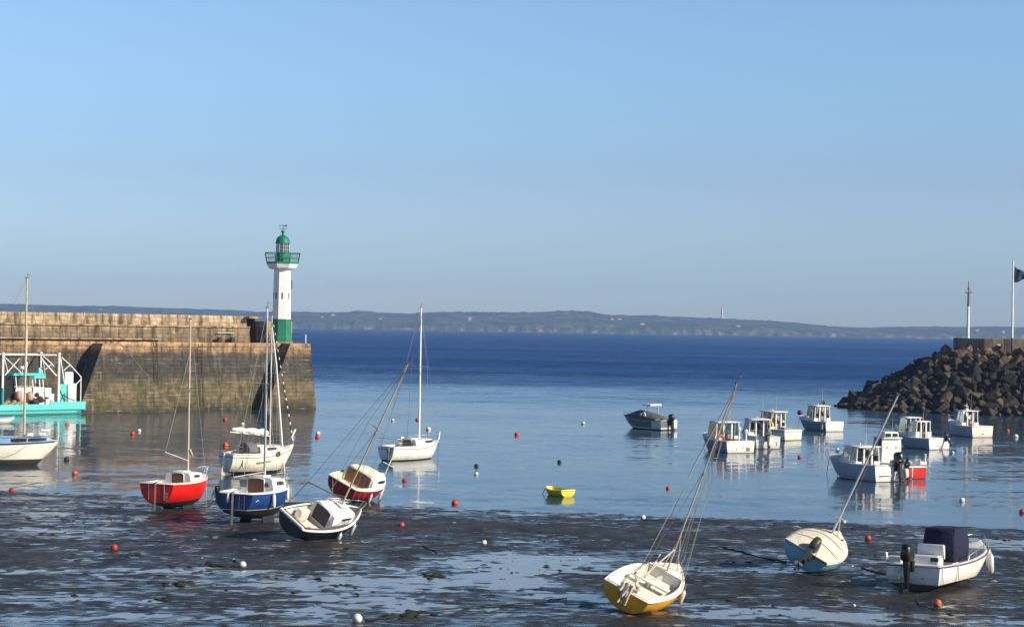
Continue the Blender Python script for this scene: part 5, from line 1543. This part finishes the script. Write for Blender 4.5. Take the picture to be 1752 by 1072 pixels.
def water_material(name, puddle=False):
    m, nt, b = new_mat(name)
    co = worldco(nt)
    sep = N(nt, 'ShaderNodeSeparateXYZ'); nt.links.new(co, sep.inputs[0])
    out = []
    if puddle:
        b.inputs['Base Color'].default_value = (.20, .195, .175, 1)
        specs = [((5, 2.2, 1), .030), ((1.2, .5, 1), .012)]
        amp = None
    else:
        # harbour water is sheltered and smooth; beyond the pier heads the open bay carries wind waves
        yy = math_n(nt, 'ADD', sep.outputs[1], math_n(nt, 'MULTIPLY', sep.outputs[0], .25))
        nb = noise_n(nt, mapping(nt, co, (.010, .022, 1)), 1.0, 4, .6)
        yy = math_n(nt, 'ADD', yy, math_n(nt, 'MULTIPLY', math_n(nt, 'SUBTRACT', nb.outputs[0], .5), 150.0))
        open_ = N(nt, 'ShaderNodeMapRange', interpolation_type='SMOOTHSTEP'); nt.links.new(yy, open_.inputs[0])
        for i_, v_ in ((1, 150), (2, 420), (3, 0), (4, 1)): open_.inputs[i_].default_value = v_
        open_ = open_.outputs[0]
        far = N(nt, 'ShaderNodeMapRange'); nt.links.new(yy, far.inputs[0])
        for i_, v_ in ((1, 250), (2, 900), (3, 0), (4, 1)): far.inputs[i_].default_value = v_
        far = far.outputs[0]
        # wind streaks on the bay
        ws = noise_n(nt, mapping(nt, co, (.0025, .012, 1)), 1.0, 5, .6)
        wst = ramp(nt, ws.outputs[0], [(.35, .60), (.52, 1.0), (.68, 1.7)])
        col = mix_c(nt, open_, (.026, .068, .116), (.006, .046, .172))
        col = mix_c(nt, 1.0, col, wst, 'MULTIPLY')
        nt.links.new(col, b.inputs['Base Color'])
        # calm patches with hardly a ripple
        cp = noise_n(nt, mapping(nt, co, (.020, .06, 1), (4, 2, 0)), 1.0, 4, .6)
        calm = ramp(nt, cp.outputs[0], [(.38, .30), (.64, 1.2)])
        amp = math_n(nt, 'MULTIPLY', math_n(nt, 'MULTIPLY_ADD', open_, 5.0), calm)
        amp.node.inputs[0].links[0].from_node.inputs[2].default_value = 2.0
        ro = math_n(nt, 'MULTIPLY_ADD', open_, .20); ro.node.inputs[2].default_value = .105
        nt.links.new(ro, b.inputs['Roughness'])
        specs = [((1.6, 1.1, 1), .030), ((.30, .65, 1), .034), ((.10, .28, 1), .026)]
        tilt = math_n(nt, 'SUBTRACT', math_n(nt, 'MULTIPLY', open_, -.19), .007)
    tot = None
    for (sc_, k) in specs:
        n_ = noise_n(nt, mapping(nt, co, sc_), 1.0, 2, .5)
        sb = N(nt, 'ShaderNodeVectorMath', operation='SUBTRACT'); nt.links.new(n_.outputs[1], sb.inputs[0]); sb.inputs[1].default_value = (.5, .5, .5)
        ml = N(nt, 'ShaderNodeVectorMath', operation='MULTIPLY'); nt.links.new(sb.outputs[0], ml.inputs[0]); ml.inputs[1].default_value = (k, k * 1.6, 0)
        if tot is None: tot = ml.outputs[0]
        else:
            ad = N(nt, 'ShaderNodeVectorMath', operation='ADD'); nt.links.new(tot, ad.inputs[0]); nt.links.new(ml.outputs[0], ad.inputs[1]); tot = ad.outputs[0]
    if amp is not None:
        sc_ = N(nt, 'ShaderNodeVectorMath', operation='SCALE'); nt.links.new(tot, sc_.inputs[0]); nt.links.new(amp, sc_.inputs[3]); tot = sc_.outputs[0]
    ad = N(nt, 'ShaderNodeVectorMath', operation='ADD'); nt.links.new(tot, ad.inputs[0]); ad.inputs[1].default_value = (0, 0, 1)
    if not puddle:
        # the faces of wind waves that are seen from the shore lean towards it
        cv_ = N(nt, 'ShaderNodeCombineXYZ'); nt.links.new(tilt, cv_.inputs[1]); cv_.inputs[2].default_value = 1
        nt.links.new(cv_.outputs[0], ad.inputs[1])
    nm = N(nt, 'ShaderNodeVectorMath', operation='NORMALIZE'); nt.links.new(ad.outputs[0], nm.inputs[0])
    nt.links.new(nm.outputs[0], b.inputs['Normal'])
    if puddle: b.inputs['Roughness'].default_value = .12
    b.inputs['IOR'].default_value = 1.75 if puddle else 1.333
    return m
# thin water lying in the mud's hollows, sloping with the flat
xs_ = frange(-40, 41, 2.0); pv, pf = [], []
for k, (s0) in enumerate(frange(-.5, 42, 1.0)):
    for x in xs_:
        y = shore_y(x) - s0; pv.append((x, y, mud_base(x, y) + .002))
n_ = len(xs_)
for j in range(len(pv) // n_ - 1):
    for i in range(n_ - 1): pf.append((j * n_ + i, j * n_ + i + 1, (j + 1) * n_ + i + 1, (j + 1) * n_ + i))
me = bpy.data.meshes.new('puddle_water'); me.from_pydata(pv, [], pf); me.materials.append(water_material('puddle_water', True)); me.update()
pud = bpy.data.objects.new('puddle_water', me); COL.objects.link(pud); tag(pud, 'thin sheets of water lying in the hollows of the mud', 'water', kind='structure')
me = bpy.data.meshes.new('sea_water')
me.from_pydata([(-7000, 60, 0), (7000, 60, 0), (7000, 4600, 0), (-7000, 4600, 0)], [], [(0, 1, 2, 3)]); me.materials.append(water_material('sea_water')); me.update()
sea = bpy.data.objects.new('sea_water', me); COL.objects.link(sea); tag(sea, 'calm harbour water opening to the dark blue bay', 'water', kind='structure')

# ------------------------------------------------------------------ buoys
buoy_mesh = {}
def buoy(px, py, col, rr, label, ground=False, cat='buoy'):
    if col not in buoy_mesh:
        m = MB(); pr_ = []
        for k in range(11):
            a = -pi / 2 + pi * k / 10; pr_.append((max(.01, cos(a)), sin(a)))
        m.lathe(pr_, 14)
        m.tube([V(.16 * cos(a), 0, 1.08 + .16 * sin(a)) for a in [2 * pi * k / 9 for k in range(9)]], .06, 5, 1, closed=True)
        m.lathe([(.95, -.12), (1.02, -.05), (1.02, .03), (.95, .08)], 14, 2)
        o = m.build('mooring_buoy', [{'red': BUOYR, 'white': BUOYW, 'black': BUOYB, 'orange': ORANGE}[col], DGREY, {'red': BUOYR, 'white': BUOYW, 'black': BUOYB, 'orange': BUOYW}[col]])
        buoy_mesh[col] = o
    else:
        o = buoy_mesh[col].copy(); COL.objects.link(o)
    rr *= .86
    P = at_mud(px, py) if ground else at(px, py, 0)
    o.location = P + Vector((0, 0, rr * (.75 if ground else .35)))
    o.scale = (rr, rr, rr)
    rn = random.Random(int(px * 7 + py)); o.rotation_euler = (rn.uniform(-.7, .7), rn.uniform(-.7, .7), rn.uniform(0, 6))
    tag(o, label, cat, 'mooring buoys')
    return o
for args in (
    (195, 941, 'red', .16, 'red buoy lying on the mud below the red sailing boat', True),
    (687, 901, 'red', .15, 'red buoy on the mud to the right of the black heeled boat', True),
    (1485, 924, 'red', .16, 'red buoy on the mud between the light blue boat and the white open boat', True),
    (1604, 1036, 'orange', .15, 'orange red buoy on the mud in front of the white open boat', True),
    (778, 862, 'red', .20, 'red buoy at the water edge right of the dark red boat', False),
    (415, 970, 'white', .15, 'white buoy on the mud below the royal blue boat', True),
    (828, 931, 'white', .13, 'white buoy on the open mud in the middle', True),
    (611, 1064, 'white', .17, 'large white buoy on the mud at the bottom of the view', True),
    (1100, 888, 'white', .15, 'white buoy on the mud edge near the ochre boat mast', True),
    (1443, 895, 'white', .14, 'white buoy on the mud edge by the light blue boat mast', True),
    (1461, 1038, 'white', .07, 'tiny white float on the mud left of the orange red buoy', True),
    (385, 719, 'red', .24, 'red buoy afloat under the pier wall right of the tall wooden mast', False),
    (415, 727, 'white', .22, 'white buoy afloat in the pier shadow above the cream boat', False),
    (544, 743, 'white', .24, 'white buoy touching a red one in the water below the pier end', False),
    (543, 749, 'red', .22, 'red buoy just below a white one in the water off the pier end', False),
    (238, 738, 'white', .20, 'white buoy beside a red one in the water left of the red boat mast', False),
    (227, 743, 'red', .22, 'red buoy beside a white one in the water left of the red boat mast', False),
    (114, 787, 'black', .20, 'black buoy in the water right of the white boat at the left edge', False),
    (128, 811, 'orange', .20, 'orange and white buoy in the water below the black one on the left', False),
    (115, 727, 'orange', .22, 'orange and white buoy in the pale reflection of the barge', False),
    (20, 840, 'red', .17, 'red buoy at the shoreline in the lower left corner of the water', False),
    (815, 798, 'black', .17, 'black buoy right above a white one in open water', False),
    (815, 812, 'white', .16, 'white buoy right below a black one in open water', False),
    (692, 823, 'red', .17, 'red buoy in the reflection of the white sailing boat', False),
    (672, 720, 'white', .20, 'white buoy behind the white sailing boat left of its mast', False),
    (733, 735, 'white', .24, 'white buoy behind the white sailing boat right of its mast', False),
    (884, 744, 'red', .22, 'dull red buoy alone in open water in the middle of the harbour', False),
    (998, 725, 'white', .22, 'white pointed buoy in open water left of the grey cruiser', False),
    (957, 791, 'black', .17, 'dark buoy in the water above the yellow dinghy', False),
    (1143, 836, 'red', .15, 'red buoy in the water between the dinghy and the ochre boat mast', False),
    (1368, 783, 'red', .18, 'red buoy in the water in front of the rafted motor boats', False),
    (1646, 857, 'white', .18, 'white buoy in the water in front of the red hulled motor boat', False),
    (1749, 877, 'red', .18, 'red buoy at the right edge above the mud line', False),
    (1724, 738, 'red', .22, 'red buoy in the water at the right beside a white one', False),
    (1738, 748, 'white', .26, 'white buoy in the water at the right edge near a red one', False),
    (1408, 690, 'white', .34, 'white buoy in the water off the toe of the breakwater', False),
    (1630, 775, 'white', .15, 'white buoy in the reflection of the motor boat at far right', False)):
    buoy(*args)

# ------------------------------------------------------------------ chains and ropes on the mud
def chain(label, pts, r=.035, seed=1, mat=None, name='mooring_chain'):
    rn = random.Random(seed); P = []
    w = [at_mud(*p) for p in pts]
    for a, b_ in zip(w[:-1], w[1:]):
        n_ = max(3, int((b_ - a).length / .3))
        for k in range(n_):
            q = a.lerp(b_, k / n_); q += Vector((rn.uniform(-.05, .05), rn.uniform(-.12, .12), 0)); q.z = max(0, mud_base(q.x, q.y)) + .035 + rn.uniform(-.01, .015); P.append(q)
    P.append(w[-1] + Vector((0, 0, .03)))
    m = MB(); m.tube(P, r * .55, 5); o = m.build(name, mat or ROPE); tag(o, label, 'chain', 'mooring chains on the mud'); return o
chain('long weedy chain running across the mud to the right of the ochre boat', [(1172, 1027), (1240, 1021), (1290, 1016), (1350, 1012), (1410, 1010)], .05, 1)
chain('weedy chain stretched from the light blue boat to the left over the mud', [(1235, 937), (1270, 945), (1310, 957), (1345, 962)], .05, 2)
chain('chain leading from the stern of the white open boat over the mud', [(1475, 972), (1500, 980), (1530, 988)], .045, 3)
chain('bent chain on the mud left of the lone white buoy', [(800, 931), (760, 933), (722, 935), (748, 947)], .045, 4)
chain('dark chain beside the red buoy right of the black boat', [(610, 903), (650, 902), (684, 900), (706, 897)], .045, 5)
chain('weedy rope beside the big white buoy at the bottom', [(622, 1062), (660, 1058), (700, 1048), (720, 1046)], .06, 6)
chain('curled rope round the orange red buoy', [(1570, 1026), (1575, 1038), (1600, 1043), (1625, 1041)], .03, 7)
chain('weedy rope leading left from the white buoy below the blue boat', [(355, 967), (385, 969), (410, 970)], .06, 8)
chain('chain trailing left of the ochre boat stern at the bottom', [(720, 1046), (800, 1040), (900, 1032), (970, 1024)], .035, 9)
chain('dark weed line on the mud in the centre', [(920, 921), (950, 916), (985, 911), (1020, 909)], .05, 10)
chain('straight rope on the mud at left near the red buoy', [(0, 934), (60, 928), (120, 925), (200, 925), (300, 928)], .025, 11)
chain('dark line on the mud edge right of the ochre mast', [(1100, 890), (1130, 891), (1165, 889)], .06, 12)
# weed clumps
def clump(px, py, s, label, seed):
    rn = random.Random(seed); P = at_mud(px, py); m = MB()
    for k in range(14):
        q = P + Vector((rn.gauss(0, .28) * s, rn.gauss(0, .35) * s, .02))
        m.lathe([(.01, 0), (.16 * s, .005), (.11 * s, .03 * s), (.03, .05 * s)], 7, M=Matrix.Translation(q) @ Matrix.Rotation(rn.uniform(-.3, .3), 4, 'X') @ Matrix.Diagonal((rn.uniform(.5, 1.6), rn.uniform(.4, 1), rn.uniform(.5, 1.3), 1)))
    o = m.build('weed_clump', paint('dark_seaweed', (.018, .020, .010), .8, .4, 6)); tag(o, label, 'seaweed', 'weed clumps on the mud')
clump(302, 999, 1.0, 'dark weed clump lying on the mud in the lower left', 1)
clump(372, 967, .9, 'dark weed clump just left of a white buoy below the blue boat', 2)
clump(705, 1052, 1.2, 'wide dark weed clump right of the big bottom white buoy', 3)
clump(740, 985, .9, 'dark weed clump in the wet patch at bottom centre', 4)
clump(222, 950, .7, 'small weed clump below the red buoy on the left', 5)
clump(700, 956, .6, 'small weed clump left of the central white buoy', 6)
clump(280, 1025, .6, 'small weed clump below the lower left one', 7)

rn = random.Random(21); m = MB()
for k in range(1500):
    y = rn.uniform(53, 88); x = rn.uniform(-.32, .32) * y
    if y > shore_y(x) - 1: continue
    if noise.noise(V(x * .18, y * .2, 4)) < rn.uniform(-.35, .35): continue
    s_ = rn.uniform(.03, .11) * (1.6 if rn.random() < .1 else 1); a = rn.uniform(0, pi); z = mud_base(x, y) + .012
    n_ = 6; ring = [V(x + s_ * rn.uniform(.6, 1.3) * (1.7 * cos(q) * cos(a) - .6 * sin(q) * sin(a)), y + s_ * rn.uniform(.6, 1.3) * (1.7 * cos(q) * sin(a) + .6 * sin(q) * cos(a)), z) for q in [2 * pi * i / n_ for i in range(n_)]]
    top = V(x, y, z + s_ * rn.uniform(.25, .6))
    m.add(ring + [top], [(i, (i + 1) % n_, n_) for i in range(n_)], 0 if rn.random() < .9 else 1, False)
o = m.build('weed_scraps', [paint('wet_weed', (.014, .014, .009), .75, .4, 6), paint('shell_grit', (.42, .40, .35), .7, .4, 9)]); tag(o, 'scraps of dark weed and shell strewn over the mud', 'seaweed', kind='stuff')

# ------------------------------------------------------------------ far coast
SKY_L = [(-300, 516), (-100, 517), (0, 519), (60, 521), (130, 523), (200, 523), (260, 526), (330, 528), (400, 530), (440, 533), (500, 532.5), (560, 534), (598, 533.5), (610, 531.5), (628, 531.5), (642, 534), (700, 536), (735, 534), (760, 533), (800, 533), (860, 533.5), (900, 534), (948, 532), (955, 531), (1000, 532), (1018, 534), (1035, 538), (1070, 539), (1110, 538.5), (1150, 541), (1200, 543), (1250, 545), (1290, 547), (1330, 549), (1380, 553), (1410, 557), (1440, 558.5), (1480, 560), (1520, 559), (1560, 558.5), (1600, 558), (1640, 559), (1700, 558), (1752, 559), (1900, 556), (2100, 555)]
DC = 4000.0
def skyline(px):
    for (a, ya), (b_, yb) in zip(SKY_L[:-1], SKY_L[1:]):
        if a <= px <= b_: return lerp(ya, yb, (px - a) / (b_ - a))
    return 517 if px < 0 else 555
def hill_h(x):
    Y = DC + 320
    px = 876 + F * x / Y
    return max(8, at_d(px, skyline(px), Y).z)
HV, HF = [], []
hx = frange(-2400, 2401, 8.0)
rowsd = [0, 6, 14, 26, 45, 75, 110, 150, 195, 240, 280, 310, 330, 360, 420, 520]
prof_ = [-.02, .10, .24, .34, .42, .50, .60, .70, .79, .88, .95, .99, 1.0, .97, .85, .5]
for d_, pf_ in zip(rowsd, prof_):
    for x in hx:
        hh = hill_h(x)
        cl = noise.noise(V(x * .012, 4.2, d_ * .003)); n1_ = noise.noise(V(x * .03, d_ * .03, 1)); n2_ = noise.noise(V(x * .11, d_ * .11, 6))
        k = max(-.02, pf_ + (.10 * cl if .05 < pf_ < .8 else 0))
        z = hh * k + (n1_ * 2.0 + n2_ * 1.6 if .1 < pf_ < .96 else (n2_ * 1.3 if pf_ > .9 else 0))
        if d_ in (310, 330): z += max(0, noise.noise(V(x * .05, 3, 3))) * 3.0 + max(0, noise.noise(V(x * .25, 8, 3))) * 2.2
        HV.append((x, DC + d_ + 18 * noise.noise(V(x * .006, 2, 0)) + (8 * noise.noise(V(x * .05, 0, 0)) if d_ < 40 else 0), z - .3))
nx = len(hx)
for j in range(len(rowsd) - 1):
    for i in range(nx - 1):
        a = j * nx + i; HF.append((a, a + 1, a + nx + 1, a + nx))
def hill_material():
    m, nt, b = new_mat('far_coast')
    co = worldco(nt)
    sep = N(nt, 'ShaderNodeSeparateXYZ'); nt.links.new(co, sep.inputs[0])
    n1 = noise_n(nt, mapping(nt, co, (.009, .016, .03)), 1.0, 5, .65)
    n2 = noise_n(nt, mapping(nt, co, (.03, .03, .06)), 1.0, 4, .6)
    c = ramp(nt, n1.outputs[0], [(.30, (.008, .015, .010)), (.46, (.016, .026, .013)), (.53, (.10, .10, .05)), (.58, (.03, .04, .02)), (.70, (.012, .018, .012))])
    c = mix_c(nt, 1.0, c, ramp(nt, n2.outputs[0], [(.3, .55), (.7, 1.5)]), 'MULTIPLY')
    n3 = noise_n(nt, mapping(nt, co, (.014, .01, .05), (3, 7, 1)), 1.0, 4, .6)
    zt = math_n(nt, 'ADD', sep.outputs[2], math_n(nt, 'MULTIPLY', math_n(nt, 'SUBTRACT', n3.outputs[0], .5), 60.0))
    cliff = N(nt, 'ShaderNodeMapRange'); nt.links.new(zt, cliff.inputs[0])
    for i_, v_ in ((1, 2), (2, 14), (3, 1), (4, 0)): cliff.inputs[i_].default_value = v_
    n4 = noise_n(nt, mapping(nt, co, (.05, .02, .02)), 1.0, 3, .6)
    cc = ramp(nt, n4.outputs[0], [(.42, (.040, .034, .030)), (.56, (.14, .10, .08)), (.72, (.40, .30, .25))])
    c = mix_c(nt, cliff.outputs[0], c, cc)
    nt.links.new(c, b.inputs['Base Color']); b.inputs['Roughness'].default_value = .95
    bump(nt, b, n2.outputs[0], 1.0, 6.0)
    return m
me = bpy.data.meshes.new('hills'); me.from_pydata(HV, [], HF); me.materials.append(hill_material())
me.polygons.foreach_set('use_smooth', [False] * len(HF)); me.update()
hl_ = bpy.data.objects.new('hills', me); COL.objects.link(hl_); tag(hl_, 'low wooded coast with pale cliffs across the bay', 'hills', kind='structure')
ROOFM = paint('far_slate_roof', (.10, .10, .12), .8, .2, .2); HWALL = paint('far_white_wall', (.62, .60, .56), .8, .1, .2); OROOF = paint('far_tile_roof', (.50, .20, .12), .8, .1, .2)
def hill_z(px, py):
    """march the sight line into the coast"""
    d = ray(px, py)
    for k in range(0, 330, 4):
        Y = DC + 5 + k; p = V(d.x / d.y * Y, Y, H + d.z / d.y * Y)
        hh = hill_h(p.x); j = 0
        while j < len(rowsd) - 2 and rowsd[j + 1] < k: j += 1
        u = (k - rowsd[j]) / max(1, rowsd[j + 1] - rowsd[j]); zz_ = hh * lerp(prof_[j], prof_[j + 1], u)
        if zz_ >= p.z: return p
    return V(d.x / d.y * (DC + 300), DC + 300, H + d.z / d.y * (DC + 300))
def house(px, py, w, hgt, dpt, label, roof=None):
    w, hgt, dpt = w * .7, hgt * .8, dpt * .8
    P = hill_z(px, py)
    r = empty('far_house', label, 'house', 'houses on the far coast'); r.location = P + V(0, -6, -1)
    m = MB(); m.box((0, 0, hgt / 2), (w, dpt, hgt)); m.build('wall', HWALL, r)
    m = MB(); a, b_ = w / 2 + .5, dpt / 2 + .5
    m.add([(-a, -b_, hgt), (a, -b_, hgt), (a, b_, hgt), (-a, b_, hgt), (-a, 0, hgt + dpt * .45), (a, 0, hgt + dpt * .45)], [(0, 1, 5, 4), (2, 3, 4, 5), (0, 4, 3), (1, 2, 5)])
    m.build('roof', roof or ROOFM, r)
house(570, 541, 12, 8, 8, 'white house on the far hillside just right of the lighthouse')
house(552, 543, 9, 5, 8, 'low white house left of the taller one on the far hillside')
house(650, 546, 10, 4.5, 8, 'small white house low on the far coast left of the tall white mast')
house(804, 547, 8, 8, 6, 'house with an orange roof on the far coast', OROOF)
house(1047, 546.5, 10, 5, 8, 'left one of two white houses near the middle of the far coast')
house(1060, 546.5, 12, 5, 8, 'right one of two white houses near the middle of the far coast')
house(1099, 555, 14, 5, 8, 'white house halfway down the far coast')
house(1262, 558, 16, 4, 8, 'long low white house above the beach of the far coast')
house(1671, 567, 9, 8, 7, 'white house between the two breakwater masts on the far shore')
house(1715, 569, 8, 7, 7, 'white house beside the flagpole on the far shore')
house(173, 531, 10, 6, 8, 'white house on the ridge above the pier parapet')
P = at_d(1235, 546, DC + 310)
r = empty('white_tower', 'slender white tower standing on the ridge of the far coast', 'tower'); r.location = P + V(0, 0, -2)
m = MB(); m.lathe([(4.2, 0), (3.4, 4), (2.8, 8), (2.3, 27)], 12); m.build('shaft', HWALL, r)
m = MB(); m.lathe([(2.9, 27), (2.9, 28), (1.8, 28.2), (1.8, 31), (.4, 33)], 12); m.build('lantern', GREYW, r)

# ------------------------------------------------------------------ air
m = MB(); m.box((0, 2560, 64), (15000, 5280, 140))
hz = m.build('haze', None) if False else None
me = bpy.data.meshes.new('haze'); mm = MB().box((0, 2560, 64), (15000, 5280, 140)); me.from_pydata([tuple(p) for p in mm.v], [], mm.f); me.update()
hzm = bpy.data.materials.new('haze_air'); hzm.use_nodes = True; nt = hzm.node_tree
nt.nodes.remove(nt.nodes['Principled BSDF'])
pv_ = N(nt, 'ShaderNodeVolumePrincipled'); pv_.inputs['Color'].default_value = (.36, .60, 1.0, 1); pv_.inputs['Density'].default_value = .00016
pv_.inputs['Anisotropy'].default_value = .0
nt.links.new(pv_.outputs[0], nt.nodes['Material Output'].inputs['Volume'])
me.materials.append(hzm)
hz = bpy.data.objects.new('haze', me); COL.objects.link(hz); tag(hz, 'thin sea haze over the bay', 'haze', kind='stuff')

# ------------------------------------------------------------------ light
SUN_EL = radians(26); SUN_DIR = Vector((.90, -.43, 0)).normalized()
sd = Vector((SUN_DIR.x * cos(SUN_EL), SUN_DIR.y * cos(SUN_EL), sin(SUN_EL)))
L = bpy.data.lights.new('sun', 'SUN'); L.energy = 5.0; L.angle = radians(.5); L.color = (1.0, .88, .70)
lo = bpy.data.objects.new('sun', L); COL.objects.link(lo); lo.rotation_euler = sd.to_track_quat('Z', 'Y').to_euler()
w = bpy.data.worlds.new('World'); scn.world = w; w.use_nodes = True
nt = w.node_tree
sky = N(nt, 'ShaderNodeTexSky'); sky.sky_type = 'NISHITA'; sky.sun_disc = False
sky.sun_elevation = SUN_EL; sky.sun_rotation = atan2(SUN_DIR.x, SUN_DIR.y)
sky.air_density = 1.0; sky.dust_density = .6; sky.ozone_density = 2.0; sky.altitude = 0
bg = nt.nodes['Background']; bg.inputs[1].default_value = .10
tc = N(nt, 'ShaderNodeTexCoord'); sp_ = N(nt, 'ShaderNodeSeparateXYZ'); nt.links.new(tc.outputs['Generated'], sp_.inputs[0])
k_ = .62     # ramp colours are stored scaled into 0..1
tint = ramp(nt, sp_.outputs[2], [(0.0, (1.05 * k_, 1.24 * k_, 1.60 * k_)), (.037, (.83 * k_, .97 * k_, 1.34 * k_)), (.087, (.83 * k_, .93 * k_, 1.19 * k_)), (.136, (.95 * k_, 1.10 * k_, 1.31 * k_)), (.18, (1.03 * k_, 1.18 * k_, 1.375 * k_)), (.27, (.66 * k_, .82 * k_, 1.08 * k_)), (.50, (.26 * k_, .36 * k_, .56 * k_)), (1.0, (.22 * k_, .31 * k_, .50 * k_))])
mu = N(nt, 'ShaderNodeVectorMath', operation='SCALE'); nt.links.new(tint, mu.inputs[0]); mu.inputs[3].default_value = 1 / k_
sk_ = mix_c(nt, 1.0, sky.outputs[0], mu.outputs[0], 'MULTIPLY')
nt.links.new(sk_, bg.inputs[0])

scn.render.engine = 'CYCLES'
scn.cycles.use_denoising = True
try: scn.cycles.denoiser = 'OPENIMAGEDENOISE'
except Exception: pass
scn.cycles.max_bounces = 6; scn.cycles.diffuse_bounces = 2; scn.cycles.glossy_bounces = 3; scn.cycles.transparent_max_bounces = 12; scn.cycles.volume_bounces = 0
scn.view_settings.view_transform = 'Standard'; scn.view_settings.look = 'None'; scn.view_settings.exposure = .30; scn.view_settings.gamma = 1
